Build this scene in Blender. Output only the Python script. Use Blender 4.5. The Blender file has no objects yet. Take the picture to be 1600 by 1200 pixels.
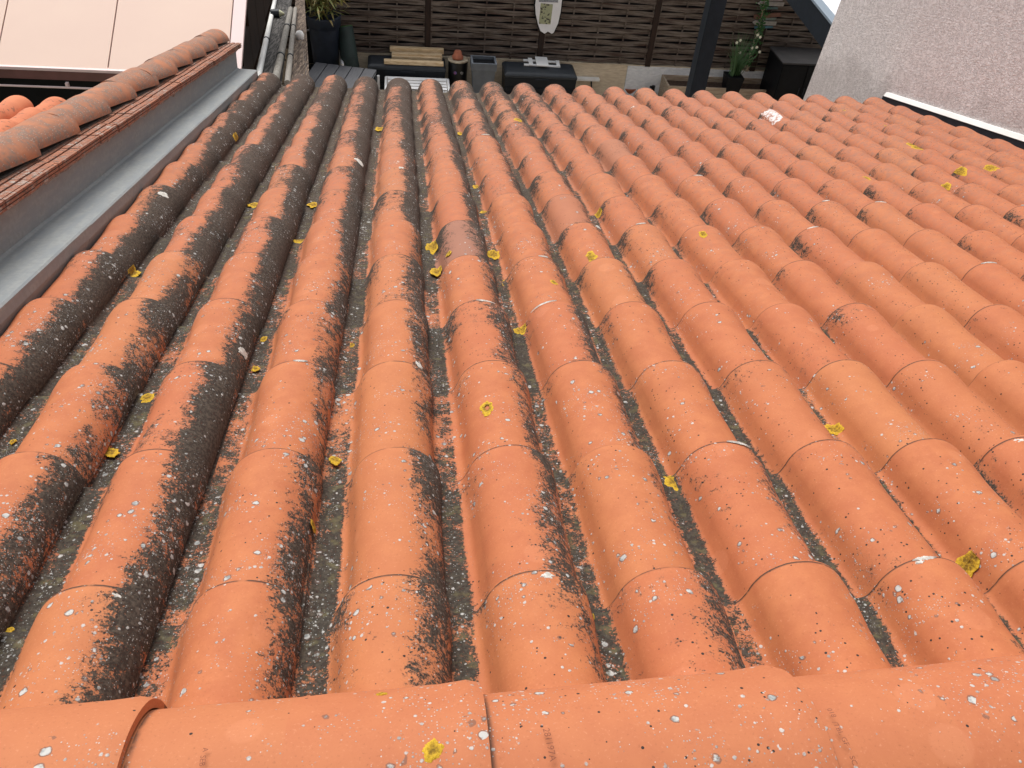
import bpy, bmesh, math, random
from mathutils import Vector, Matrix, noise
S = bpy.context.scene
COL = S.collection
R_ = math.radians
rnd = random.Random(7)

# ---------------------------------------------------------------- camera, sky, sun, exposure
W_, G_ = .21, .3585            # cover width and gauge of the roof tiles (m)
PITCH = R_(15)
F_PX = 1333.93
cp, sp = math.cos(PITCH), math.sin(PITCH)
def r2w(v):                    # roof coordinates (across, down the slope, off the slope) to the world
    return Vector((v[0], v[1]*cp + v[2]*sp, -v[1]*sp + v[2]*cp))
def w2r(v):
    return Vector((v[0], v[1]*cp - v[2]*sp, v[1]*sp + v[2]*cp))
RIGHT = r2w((.99179842, -.11563738, .05444155))
UP = r2w((.00494068, .46031903, .88773981))
BACK = r2w((-.12771638, -.88018997, .45711502))
EYE = r2w((.0612059*W_, -4.709744*W_, 3.953283*W_))
cd = bpy.data.cameras.new('camera'); cam = bpy.data.objects.new('camera', cd); COL.objects.link(cam)
cd.sensor_width = 36; cd.lens = F_PX*36/1600; cd.clip_start = .02; cd.clip_end = 500
cam.matrix_world = Matrix(((RIGHT.x, UP.x, BACK.x, EYE.x), (RIGHT.y, UP.y, BACK.y, EYE.y), (RIGHT.z, UP.z, BACK.z, EYE.z), (0, 0, 0, 1)))
S.camera = cam
SUN_EL, SUN_AZ = 58, -24        # azimuth from +Y towards +X
wd = bpy.data.worlds.new('World'); S.world = wd; wd.use_nodes = True
nt = wd.node_tree; nt.nodes.clear()
sky = nt.nodes.new('ShaderNodeTexSky'); sky.sky_type = 'NISHITA'; sky.sun_disc = False
sky.sun_elevation = R_(SUN_EL); sky.sun_rotation = R_(SUN_AZ); sky.dust_density = 4; sky.air_density = 1.0
hs = nt.nodes.new('ShaderNodeHueSaturation'); hs.inputs['Saturation'].default_value = .25
bg = nt.nodes.new('ShaderNodeBackground'); bg.inputs['Strength'].default_value = .13
ow = nt.nodes.new('ShaderNodeOutputWorld')
sx_ = nt.nodes.new('ShaderNodeSeparateXYZ'); mr = nt.nodes.new('ShaderNodeMapRange')   # overcast: brighter overhead than at the horizon
mr.inputs[1].default_value = 0; mr.inputs[2].default_value = 1; mr.inputs[3].default_value = 1.0; mr.inputs[4].default_value = 1.15
tc = nt.nodes.new('ShaderNodeTexCoord'); nt.links.new(tc.outputs['Generated'], sx_.inputs[0]); nt.links.new(sx_.outputs[2], mr.inputs[0])
mx = nt.nodes.new('ShaderNodeVectorMath'); mx.operation = 'SCALE'; nt.links.new(hs.outputs[0], mx.inputs[0]); nt.links.new(mr.outputs[0], mx.inputs['Scale'])
nt.links.new(sky.outputs[0], hs.inputs['Color']); nt.links.new(mx.outputs[0], bg.inputs[0]); nt.links.new(bg.outputs[0], ow.inputs[0])
sd = bpy.data.lights.new('sun', 'SUN'); sd.energy = 1.35; sd.angle = R_(34); sd.color = (1, .955, .9)
so = bpy.data.objects.new('sun', sd); COL.objects.link(so)
sdir = Vector((math.sin(R_(SUN_AZ))*math.cos(R_(SUN_EL)), math.cos(R_(SUN_AZ))*math.cos(R_(SUN_EL)), math.sin(R_(SUN_EL))))
so.rotation_euler = sdir.to_track_quat('Z', 'Y').to_euler(); so.location = (0, 0, 12)
S.view_settings.view_transform = 'Standard'; S.view_settings.look = 'None'; S.view_settings.gamma = 1
S.view_settings.exposure = .36
S.cycles.max_bounces = 5; S.cycles.diffuse_bounces = 3; S.cycles.caustics_reflective = False

# ---------------------------------------------------------------- survey helpers: sight lines of the photograph
def ray(x, y):
    return (RIGHT*((x-800)/F_PX) + UP*(-(y-600)/F_PX) - BACK)
def atZ(x, y, z):
    d = ray(x, y); return EYE + d*((z-EYE.z)/d.z)
def atY(x, y, Y):
    d = ray(x, y); return EYE + d*((Y-EYE.y)/d.y)
def atX(x, y, X):
    d = ray(x, y); return EYE + d*((X-EYE.x)/d.x)

# ---------------------------------------------------------------- node helper
class V:
    def __init__(s, b, sock): s.b, s.s = b, sock
    def _m(s, op, *a): return s.b.math(op, s, *a)
    def __add__(s, o): return s._m('ADD', o)
    def __radd__(s, o): return s._m('ADD', o)
    def __sub__(s, o): return s._m('SUBTRACT', o)
    def __rsub__(s, o): return s.b.math('SUBTRACT', o, s)
    def __mul__(s, o): return s._m('MULTIPLY', o)
    def __rmul__(s, o): return s._m('MULTIPLY', o)
    def __truediv__(s, o): return s._m('DIVIDE', o)
class NB:
    def __init__(s, name):
        s.m = bpy.data.materials.new(name); s.m.use_nodes = True; s.t = s.m.node_tree; s.t.nodes.clear()
        s.out = s.t.nodes.new('ShaderNodeOutputMaterial'); s.bs = s.t.nodes.new('ShaderNodeBsdfPrincipled')
        s.t.links.new(s.bs.outputs[0], s.out.inputs[0])
    def put(s, inp, v):
        if isinstance(v, V): s.t.links.new(v.s, inp)
        elif isinstance(v, tuple) and len(v) == 3 and inp.type == 'RGBA': inp.default_value = (*v, 1)
        else: inp.default_value = v
    def math(s, op, *a):
        n = s.t.nodes.new('ShaderNodeMath'); n.operation = op
        for i, v in enumerate(a): s.put(n.inputs[i], v)
        return V(s, n.outputs[0])
    def coord(s, obj=None, kind='Object'):
        n = s.t.nodes.new('ShaderNodeTexCoord')
        if obj: n.object = obj
        return V(s, n.outputs[kind])
    def scale(s, v, k, off=(0, 0, 0)):
        n = s.t.nodes.new('ShaderNodeMapping'); s.put(n.inputs[0], v); n.inputs['Scale'].default_value = k; n.inputs['Location'].default_value = off
        return V(s, n.outputs[0])
    def sep(s, v):
        n = s.t.nodes.new('ShaderNodeSeparateXYZ'); s.put(n.inputs[0], v); return [V(s, o) for o in n.outputs]
    def comb(s, x, y, z):
        n = s.t.nodes.new('ShaderNodeCombineXYZ')
        for i, v in enumerate((x, y, z)): s.put(n.inputs[i], v)
        return V(s, n.outputs[0])
    def noise(s, v, sc, det=4, rough=.55, dist=0):
        n = s.t.nodes.new('ShaderNodeTexNoise'); s.put(n.inputs['Vector'], v); n.inputs['Scale'].default_value = sc
        n.inputs['Detail'].default_value = det; n.inputs['Roughness'].default_value = rough; n.inputs['Distortion'].default_value = dist
        return V(s, n.outputs['Fac'])
    def white(s, v):
        n = s.t.nodes.new('ShaderNodeTexWhiteNoise'); n.noise_dimensions = '3D'; s.put(n.inputs['Vector'], v); return V(s, n.outputs['Value'])
    def voro(s, v, sc, rand=1):
        n = s.t.nodes.new('ShaderNodeTexVoronoi'); s.put(n.inputs['Vector'], v); n.inputs['Scale'].default_value = sc
        n.inputs['Randomness'].default_value = rand
        c = s.t.nodes.new('ShaderNodeSeparateColor'); s.t.links.new(n.outputs['Color'], c.inputs[0])
        return V(s, n.outputs['Distance']), V(s, c.outputs[0]), V(s, c.outputs[1])
    def step(s, v, a, b, lo=0., hi=1.):
        n = s.t.nodes.new('ShaderNodeMapRange'); n.interpolation_type = 'SMOOTHSTEP'
        s.put(n.inputs[0], v)
        for i, q in enumerate((a, b, lo, hi)): s.put(n.inputs[i+1], q)
        return V(s, n.outputs[0])
    def mix(s, f, a, b):
        n = s.t.nodes.new('ShaderNodeMix'); n.data_type = 'RGBA'
        s.put(n.inputs[0], f); s.put(n.inputs[6], a); s.put(n.inputs[7], b); return V(s, n.outputs[2])
    def bump(s, h, st=.5, dist=.002):
        n = s.t.nodes.new('ShaderNodeBump'); n.inputs['Strength'].default_value = st; n.inputs['Distance'].default_value = dist
        s.put(n.inputs['Height'], h); s.t.links.new(n.outputs[0], s.bs.inputs['Normal'])
    def done(s, col, rough=.8, metal=0., spec=.4):
        s.put(s.bs.inputs['Base Color'], col); s.put(s.bs.inputs['Roughness'], rough); s.put(s.bs.inputs['Metallic'], metal)
        s.bs.inputs['Specular IOR Level'].default_value = spec
        return s.m

def plain(name, a, b=None, sc=20, rough=.6, metal=0., stretch=(1, 1, 1), bump=0., lo=.35, hi=.65, spec=.4, det=5):
    n = NB(name); c = n.scale(n.coord(), stretch); b = b or tuple(x*.7 for x in a)
    f = n.noise(c, sc, det, .6)
    if bump: n.bump(f, 1, bump)
    return n.done(n.mix(n.step(f, lo, hi), a, b), rough, metal, spec)

# ---------------------------------------------------------------- mesh and tagging helpers
def tag(o, label=None, cat=None, group=None, kind=None):
    if label: o['label'] = label
    if cat: o['category'] = cat
    if group: o['group'] = group
    if kind: o['kind'] = kind
    return o
def empty(name, loc=(0, 0, 0), label=None, cat=None, group=None, rot=(0, 0, 0), kind=None):
    o = bpy.data.objects.new(name, None); COL.objects.link(o); o.location = loc; o.rotation_euler = rot; o.empty_display_size = .1
    return tag(o, label, cat, group, kind)
def link(name, me, parent=None):
    o = bpy.data.objects.new(name, me); COL.objects.link(o)
    if parent: o.parent = parent
    return o
class MB:
    def __init__(s): s.v = []; s.f = []; s.sm = []
    def add(s, vs, fs, smooth=False):
        k = len(s.v); s.v += [tuple(v) for v in vs]; s.f += [tuple(i+k for i in f) for f in fs]; s.sm += [smooth]*len(fs); return s
    def box(s, a, b, jit=0):
        (x0, y0, z0), (x1, y1, z1) = a, b
        return s.hexa([(x0, y0, z0), (x1, y0, z0), (x1, y1, z0), (x0, y1, z0), (x0, y0, z1), (x1, y0, z1), (x1, y1, z1), (x0, y1, z1)])
    def hexa(s, p):
        return s.add(p, [(3, 2, 1, 0), (4, 5, 6, 7), (0, 1, 5, 4), (1, 2, 6, 5), (2, 3, 7, 6), (3, 0, 4, 7)])
    def tube(s, a, b, r0, r1=None, n=12, cap=True):
        a, b = Vector(a), Vector(b); r1 = r0 if r1 is None else r1
        z = (b-a).normalized(); x = z.orthogonal().normalized(); y = z.cross(x); vs = []
        for p, r in ((a, r0), (b, r1)):
            for i in range(n):
                t = 2*math.pi*i/n; vs.append(p + x*(r*math.cos(t)) + y*(r*math.sin(t)))
        s.add(vs, [(i, (i+1) % n, n+(i+1) % n, n+i) for i in range(n)], True)
        if cap: s.add(vs[:n], [tuple(range(n))[::-1]]); s.add(vs[n:], [tuple(range(n))])
        return s
    def lathe(s, c, prof, n=28, sq=1.0):
        vs = []
        for r, z in prof:
            for i in range(n):
                t = 2*math.pi*i/n; vs.append((c[0]+r*math.cos(t), c[1]+r*sq*math.sin(t), c[2]+z))
        fs = []
        for k in range(len(prof)-1):
            for i in range(n): fs.append((k*n+i, k*n+(i+1) % n, (k+1)*n+(i+1) % n, (k+1)*n+i))
        return s.add(vs, fs, True)
    def build(s, name, mat, parent=None, bevel=0., fix=True):
        me = bpy.data.meshes.new(name); me.from_pydata(s.v, [], s.f)
        for p, q in zip(me.polygons, s.sm): p.use_smooth = q
        me.materials.append(mat)
        if fix:
            b = bmesh.new(); b.from_mesh(me); bmesh.ops.recalc_face_normals(b, faces=b.faces); b.to_mesh(me); b.free()
        o = link(name, me, parent)
        if bevel:
            m = o.modifiers.new('bevel', 'BEVEL'); m.width = bevel; m.segments = 2; m.limit_method = 'ANGLE'
        return o
def rel(ps, o):                 # points relative to an origin
    return [tuple(Vector(p)-Vector(o)) for p in ps]

# ---------------------------------------------------------------- the tiled roof
roof = empty('tiled_roof', (0, 0, 0), 'weathered orange clay tile roof in the foreground, spotted with black, white and yellow lichen, sloping down to the yard', 'roof', rot=(-PITCH, 0, 0))

def smoothstep(a, b, x):
    t = max(0, min(1, (x-a)/(b-a))); return t*t*(3-2*t)
def cross(v, oa=0, oh=0):       # one tile's cross-section at v (0 top end .. 1 lower end)
    k = .895 + .050*v + .047*smoothstep(.66, .90, v) - .012*smoothstep(.96, 1, v)
    a, h = (.0830+oa)*k, (.0770+oh)
    top = -.0175*(1-v) + .006*smoothstep(.66, .88, v)
    ctl = [(-.1420, -.0660), (-.1390, -.0740), (-.1330, -.0785), (-.1230, -.0802), (-.1120, -.0802), (-a-.0190, -.0797), (-a-.0110, -.0772), (-a-.0055, -.0718), (-a-.0018, -.0645)]
    out = []
    m = len(ctl)
    for i in range(m-1):        # catmull-rom through the channel
        p0 = ctl[max(i-1, 0)]; p1 = ctl[i]; p2 = ctl[i+1]; p3 = ctl[min(i+2, m-1)]
        for j in range(3):
            t = j/3
            q = [.5*((2*p1[c]) + (-p0[c]+p2[c])*t + (2*p0[c]-5*p1[c]+4*p2[c]-p3[c])*t*t + (-p0[c]+3*p1[c]-3*p2[c]+p3[c])*t**3) for c in (0, 1)]
            out.append((q[0], q[1]))
    n = 26
    for i in range(n+1):
        th = R_(165 - (165-5)*i/n)
        c, s_ = math.cos(th), math.sin(th)
        x = a*math.copysign(abs(c)**.97, c); z = -h + h*abs(s_)**.96
        out.append((x, z))
    return [(x, z+top) for x, z in out]
NP_ = len(cross(0))
def tile_mesh(seed, L=.405, nv=14, mat=None, amp=.0002):
    r = random.Random(seed); oa, oh = r.uniform(-.0012, .0015), r.uniform(-.0015, .0015)
    vs = []; TH = .012
    rows = []
    for k in range(nv+1):
        v = k/nv; v = 1-(1-v)**1.25
        y = -L*(1-v); pr = cross(v, oa, oh)
        up = []; lo = []
        for i, (x, z) in enumerate(pr):
            a = pr[max(i-1, 0)]; b = pr[min(i+1, NP_-1)]
            nx, nz = -(b[1]-a[1]), (b[0]-a[0]); l = math.hypot(nx, nz); nx /= l; nz /= l
            if k == nv: z2 = z-.0015; x2 = x
            else: z2, x2 = z, x
            j = noise.noise(Vector((x*30+seed*7.3, y*14, z*30)))*amp
            wob = .0005*noise.noise(Vector((seed*3.1, y*6, 2.2)))
            up.append((x2+nx*j, y + .0012*noise.noise(Vector((x*25, seed*1.7, 0)))*(k == nv), z2+nz*j+wob)); lo.append((x2-nx*TH, y, z2-nz*TH+wob))
        rows.append((up, lo))
    me = bpy.data.meshes.new('roof_tile'); bm = bmesh.new()
    U = [[bm.verts.new(p) for p in up] for up, lo in rows]; D = [[bm.verts.new(p) for p in lo] for up, lo in rows]
    def q(a, b, c, d): 
        f = bm.faces.new((a, b, c, d)); f.smooth = True; return f
    for k in range(nv):
        for i in range(NP_-1):
            q(U[k][i], U[k][i+1], U[k+1][i+1], U[k+1][i]); q(D[k+1][i], D[k+1][i+1], D[k][i+1], D[k][i])
    for k in range(nv):
        for i in (0, NP_-1):
            q(U[k][i], U[k+1][i], D[k+1][i], D[k][i]).smooth = False
    for k in (0, nv):
        for i in range(NP_-1):
            q(U[k][i], U[k][i+1], D[k][i+1], D[k][i]).smooth = False
    bmesh.ops.recalc_face_normals(bm, faces=bm.faces)
    for e in bm.edges:
        if len(e.link_faces) == 2 and (not e.link_faces[0].smooth) != (not e.link_faces[1].smooth): e.smooth = False
    bm.to_mesh(me); bm.free(); me.materials.append(mat); return me

def clay(name, obj, mode='roof', base=(.495, .160, .063)):
    """fired clay with lichen; in 'roof' mode the growth follows the channels and flanks of the tile columns"""
    n = NB(name); P = n.coord(obj); x, d, z = n.sep(P)
    fine = n.noise(P, 260, 3, .6); med = n.noise(P, 22, 5, .6); big = n.noise(P, 3.1, 3, .5)
    if mode == 'roof':
        ci = n.math('FLOOR', (x+.132)/W_); ri = n.math('CEIL', d/G_)
        idr = n.white(n.comb(ci, ri, 3.3)); idr2 = n.white(n.comb(ci, ri, 8.1))
        t = x - W_*n.math('FLOOR', (x+W_/2)/W_)           # offset from the crown of the column
        pan = n.math('ABSOLUTE', n.math('SUBTRACT', n.math('FLOORED_MODULO', x+.132, W_), .025)) # distance from channel centre
        panm = n.step(pan, .026, .009)
        flank = n.step(t, -.004, .064)
        lflank = n.step(t, -.034, -.086)*n.step(n.math('FRACT', d/G_), .35, .97)
        near_join = n.step(n.math('FRACT', d/G_), .80, 1.0)
        left = n.step(x, 1.75, -.65)                        # growth is heavier on the left of the roof
        far = n.step(d, .3, 4.6)
        far2 = n.step(d, 2.2, 5.0)
    else:
        idr = n.white(n.comb(n.math('FLOOR', x/.372+.3), 1, 2)); idr2 = idr
        panm = flank = lflank = near_join = None; far = 0.
    # clay body
    light = tuple(min(1, c*k) for c, k in zip(base, (1.06, 1.12, 1.12))); dark = tuple(c*k for c, k in zip(base, (.92, .88, .90)))
    col = n.mix(n.step(med, .3, .72), dark, light)
    col = n.mix(n.step(idr, .1, 1, 0, .45), col, (base[0]*.95, base[1]*.86, base[2]*.95))
    col = n.mix(n.step(idr2, .6, 1, 0, .35), col, (base[0]*1.05, base[1]*1.30, base[2]*1.25))
    # faint pale round bloom
    vd, vr, vg = n.voro(P, 13); col = n.mix(n.step(vd, .36, .30)*n.step(vr, .86, .88)*.10, col, (.82, .36, .20))
    col = n.mix(n.step(fine, .42, .2)*.50, col, (base[0]*.5, base[1]*.5, base[2]*.5))
    col = n.mix(n.step(fine, .58, .78)*.40, col, (.68, .32, .18))
    n1 = n.noise(P, 34, 8, .76, .25); n2 = n.noise(n.scale(P, (1, .45, 1)), 7, 3, .5); n3 = n.noise(P, 140, 4, .7)
    if mode == 'roof':
        wear = 0.
        for wc, wr, wk in ((1, 5, 1.), (3, 6, .45), (5, 9, .6), (-2, 11, .6)):
            wear = n.math('MAXIMUM', n.math('LESS_THAN', n.math('ABSOLUTE', ci-wc), .5)*n.math('LESS_THAN', n.math('ABSOLUTE', ri-wr), .5)*wk, wear)
        col = n.mix(n.math('MAXIMUM', wear*.6, far*n.step(n.noise(P, 55, 5, .7), .42, .62)*.62), col, (.23, .145, .115))
        col = n.mix(far*.25, col, (.40, .17, .105)); col = n.mix(n.step(n.noise(P, 16, 5, .7), .50, .66)*n.step(d, .8, 4.)*.38, col, (.27, .135, .095))
        cov = flank*(.08 + .50*left + .05*far) + left*far*(.16+.24*n.step(t, -.05, .05)) + left*.06 + far2*.22*n.step(x, 3.0, .6) + n.math('MULTIPLY', near_join, .085) + lflank*.36*n.step(far+left*.3, .0, .35)
        covp = panm*(.50 + .10*left + .10*far)*n.step(x, 4.2, .9, .55, 1.)
        cov = n.math('MAXIMUM', cov, covp)
        n5 = n.noise(n.scale(P, (1, .6, 1), (5, 3, 1)), 15, 3, .55); n4 = n.noise(n.scale(P, (1, 1.25, 1)), 60, 4, .7)
        val = cov + (n1-.5)*.95 + (n2-.5)*.80 + (n4-.5)*(.60+far*.45) + (n.noise(P, 330, 2, .6)-.5)*.55 + (n5-.5)*.60*left + (idr-.5)*(.08+.26*left) + n.step(n.math('FRACT', d/G_), .30, .02)*.07
        dk = n.step(val + (n.noise(P, 190, 2, .6)-.5)*.55, .35, .51)
        halo = n.step(val, .26, .46)
    else:
        jr = n.step(n.math('FRACT', (x+.268)/.372), .020, .0)*n.step(n.noise(P, 30, 3, .6), .34, .5); col = n.mix(jr*.8, col, (.09, .05, .035))
        val = (n1-.5)*1.05 + (n2-.5)*.75; dk = n.step(val, .47, .52); halo = n.step(val, .40, .5)
    # scattered black specks
    dr2 = n.noise(P, 6, 2, .5); sd_, sr, sg = n.voro(P, 135); sd2, sr2, sg2 = n.voro(P, 62)
    spk = n.math('LESS_THAN', sd_, .10+.2*sg)*n.math('GREATER_THAN', sr + (n2-.5)*1.0 + far*.13 + n.step(x, .1, 1.4)*.045 + (halo*.5 if mode == 'roof' else -.05), .95)
    spk2 = n.math('LESS_THAN', sd2, .05+.09*sg2)*n.math('GREATER_THAN', sr2 + (dr2-.5)*1.2, .95)
    col = n.mix(halo*.35, col, (.20, .12, .085))
    dcol = n.mix(n.step(n3, .35, .68), (.026, .021, .017), (.105, .080, .060))
    if mode == 'roof':
        dcol = n.mix(panm*.75, dcol, n.mix(n.step(n3, .3, .7), (.030, .026, .021), n.mix(far, (.075, .066, .052), (.135, .12, .09))))
        dcol = n.mix(far*n.step(n3, .3, .6)*.55, dcol, (.115, .074, .055))
    jl = n.step(n.math('FRACT', d/G_ + n.noise(P, 60, 2, .5)*.006), .984, .996)*n.step(n.noise(P, 25, 3, .6), .28, .46) if mode == 'roof' else 0.
    if mode == 'roof': col = n.mix(jl*.95, col, (.05, .028, .02))
    col = n.mix(dk*n.step(n3, .20, .45, .66, 1.), col, dcol)
    col = n.mix(n.math('MAXIMUM', spk, spk2), col, (.035, .022, .018))
    # pale crustose lichen, discs of two sizes, gathered in drifts
    wd_ = n.scale(P, (1, 1, 1)); nz = n.noise(P, 90, 3, .6)
    dr = n.noise(P, 8, 3, .6)
    drift = (dr-.5)*2.6
    if mode == 'roof': drift = drift + panm*.14 + flank*.15*(left+.2) + left*.05 - n.step(x, .3, 1.2)*.10 + n.step(x, .35, -.1)*n.step(d, 2.6, .2)*.10 - far*.14 - n.step(x, .9, 2.4)*.14
    l1, r1, g1 = n.voro(P, 58); l2, r2, g2 = n.voro(P, 118); l3, r3, g3 = n.voro(P, 300)
    if mode != 'roof': drift = drift + .10 + n.step(n.math('ABSOLUTE', d+.27), .10, .02)*.06
    w1 = n.step((.12+.20*g1) - (l1 + (nz-.5)*.55), -.03, .06)*n.math('GREATER_THAN', r1 + drift*.65, .985)
    w2 = n.step((.16+.18*g2) - (l2 + (nz-.5)*.5), -.04, .10)*n.math('GREATER_THAN', r2 + drift*.75, .955)
    w3 = n.math('LESS_THAN', l3, .28)*n.math('GREATER_THAN', r3 + drift*.9, 1.03)
    ring = n.math('LESS_THAN', l1 + (nz-.5)*.55, .19+.22*g1)*n.math('GREATER_THAN', r1 + drift*.65, .985)
    col = n.mix(ring*.6, col, (.12, .075, .06))
    wcol = n.mix(n.step(nz, .38, .6), (.54, .54, .51), (.26, .28, .275))
    wall = n.math('MAXIMUM', w1, n.math('MAXIMUM', w2*.9, w3*.8))
    col = n.mix(wall*.92, col, wcol)
    # olive tint in channels
    if mode == 'roof':
        ol = panm*dk*n.step(n.noise(P, 45, 4, .6), .52, .68)*.5
        col = n.mix(ol, col, (.17, .15, .07))
    h = fine*.16 + med*.02 + dk*n3*1.8 + wall*.9
    n.bump(h, .55, .0016)
    return n.done(col, n.step(dk, 0, 1, .72, .95), 0, .32)

M_CLAY = clay('fired clay with lichen', roof)
M_RIDGE = clay('fired clay of the ridge', roof, 'ridge', (.495, .163, .068))
variants = [tile_mesh(s, mat=M_CLAY) for s in range(8)]
C0, C1, R0, R1 = -4, 16, 0, 14
def tile_xf(c, j):
    r = random.Random(c*131+j*17+5)
    dx = r.uniform(-.0022, .0022) + .0035*math.sin(c*1.7) ; dd = r.uniform(-.004, .004) + .003*math.sin(c*2.3)
    return Matrix.Translation((c*W_+dx, j*G_+dd, r.uniform(-.0012, .0015))) @ Matrix.Rotation(r.uniform(-.008, .008), 4, 'Z') @ Matrix.Rotation(r.uniform(-.014, .014), 4, 'Y') @ Matrix.Rotation(r.uniform(-.003, .003), 4, 'X')
def px_size(c, j):
    p = r2w((c*W_, (j-.5)*G_, 0)); q = p-EYE
    dep = -q.dot(BACK); X = 800+F_PX*q.dot(RIGHT)/dep; Y = 600-F_PX*q.dot(UP)/dep
    if X < -130 or X > 1730 or Y > 1260: return -1
    return 1/dep**3
slots = [(c, j) for c in range(C0, C1+1) for j in range(R0, R1+1)]
slots.sort(key=lambda s: -px_size(*s))
rest = bmesh.new()
for i, (c, j) in enumerate(slots):
    me = variants[(c*5+j*3) % 8]
    if i < 100 and px_size(c, j) > 0:
        o = link('roof_tile', me, roof); o.matrix_local = tile_xf(c, j)
        if px_size(c, j) < 0: print('hidden tile kept', c, j)
    else:
        k = len(rest.verts); rest.from_mesh(me); rest.verts.ensure_lookup_table()
        bmesh.ops.transform(rest, matrix=tile_xf(c, j), verts=rest.verts[k:])
me = bpy.data.meshes.new('roof_tiles'); rest.to_mesh(me); rest.free(); me.materials.append(M_CLAY)
tag(link('roof_tiles', me, roof), kind='stuff')

# height of the tiled surface, for things that lie on it
_prof = {}
def H(x, d):
    j = max(0, math.ceil(d/G_)); v = 1-(j*G_-d)/.405; v = max(0, min(1, v))
    key = round(v*60)
    if key not in _prof: _prof[key] = cross(key/60)
    pr = _prof[key]
    t = (x+.132) % W_ - .132
    best = -.084
    for a, b in zip(pr, pr[1:]):
        if a[0] <= t <= b[0] or b[0] <= t <= a[0]:
            u = (t-a[0])/((b[0]-a[0]) or 1e-9); best = max(best, a[1]+(b[1]-a[1])*u)
    return best
def on_roof(px, py, hf=H):
    o = w2r(EYE); d = w2r(ray(px, py)); t = .3; dt = .004
    while t < 12:
        p = o+d*t
        if p.z < .09 and p.z < hf(p.x, p.y): return o+d*(t-dt/2)
        t += dt
    return None

# ridge tiles: tapered half rounds along the ridge, each lapping the next one to its right
RD, RN = -.352, -.045
def ridge_prof(u, th):
    rr = .129 + .011*u + .0025*smoothstep(.90, .94, u)
    return rr, rr*.94
def ridge_mesh(seed):
    bm = bmesh.new(); NA, NU = 40, 22; L = .405; TH = .014; U = []; D = []
    for k in range(NU+1):
        u = k/NU if k < 18 else (.84 + .16*(k-18)/4)
        u = min([k/20 for k in range(17)] + [.85, .9, .925, .95, .99, 1.0], key=lambda a: 0) if False else u
        up = []; lo = []
        for i in range(NA+1):
            th = math.pi*(-.06 + 1.12*i/NA)
            a, b = ridge_prof(u, th)
            j = .0012*noise.noise(Vector((u*9+seed*5, th*2, seed)))
            cx = L*(u-1)
            drop = .004 if k == NU else 0
            up.append((cx, (a-drop+j)*math.cos(th), (b-drop+j)*math.sin(th))); lo.append((cx, (a-TH)*math.cos(th), (b-TH)*math.sin(th)))
        U.append([bm.verts.new(p) for p in up]); D.append([bm.verts.new(p) for p in lo])
    for k in range(NU):
        for i in range(NA):
            bm.faces.new((U[k][i], U[k][i+1], U[k+1][i+1], U[k+1][i])).smooth = True
            bm.faces.new((D[k][i], D[k][i+1], D[k+1][i+1], D[k+1][i])).smooth = True
        for i in (0, NA): bm.faces.new((U[k][i], U[k+1][i], D[k+1][i], D[k][i]))
    for k in (0, NU):
        for i in range(NA): bm.faces.new((U[k][i], U[k][i+1], D[k][i+1], D[k][i]))
    bmesh.ops.recalc_face_normals(bm, faces=bm.faces)
    for e in bm.edges:
        if len(e.link_faces) == 2 and e.link_faces[0].smooth != e.link_faces[1].smooth: e.smooth = False
    me = bpy.data.meshes.new('ridge_tile'); bm.to_mesh(me); bm.free(); me.materials.append(M_RIDGE); return me
RX = [-1.02+.372*k for k in range(12)]           # right ends of the ridge tiles
RX = [x - RX[2] - .268 for x in RX]
ridge_tiles = []
for k, x in enumerate(RX[:12]):
    if x < -.9 or x > 3.7: continue
    o = link('ridge_tile', ridge_mesh(k), roof); o.location = (x, RD, RN); o.rotation_euler = (R_(7.5), R_(-.9+rnd.uniform(-.3, .3)), R_(rnd.uniform(-.4, .4)))
    ridge_tiles.append((x, o))
def RH(x, d):                                     # height of the ridge surface
    for rx in RX:
        if rx-.372 <= x <= rx:
            u = 1-(rx-x)/.405; a, b = ridge_prof(u, 0); q = (d-RD)/a
            return RN + b*math.sqrt(max(0, 1-q*q)) if abs(q) < 1 else -.2
    return -.2
def HH(x, d): return max(H(x, d), RH(x, d))

# mortar bed under the ridge front edge
m = MB(); px_ = []
for i in range(260):
    x = -.95+i*.0175; px_.append((x, RD+.128+.006*noise.noise(Vector((x*20, 0, 0)))))
for i in range(259):
    (a, da), (b, db) = px_[i], px_[i+1]
    m.add([(a, da-.05, -.09), (b, db-.05, -.09), (b, db, -.085), (a, da, -.085), (a, da-.05, .01), (b, db-.05, .01), (b, db-.006, -.012), (a, da-.006, -.012)], [(3, 2, 6, 7), (7, 6, 5, 4)])
M_MORT = plain('ridge mortar', (.20, .17, .14), (.08, .065, .055), 60, .95, bump=.003)
m.build('mortar_bed', M_MORT, roof)
# roof boards below the tiles, back slope behind the ridge and house walls
m = MB(); m.box((-.93, -.34, -.15), (3.44, 5.0, -.12)); m.build('roof_deck', plain('rough boards', (.16, .11, .07), None, 15, .9), roof)

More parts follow.
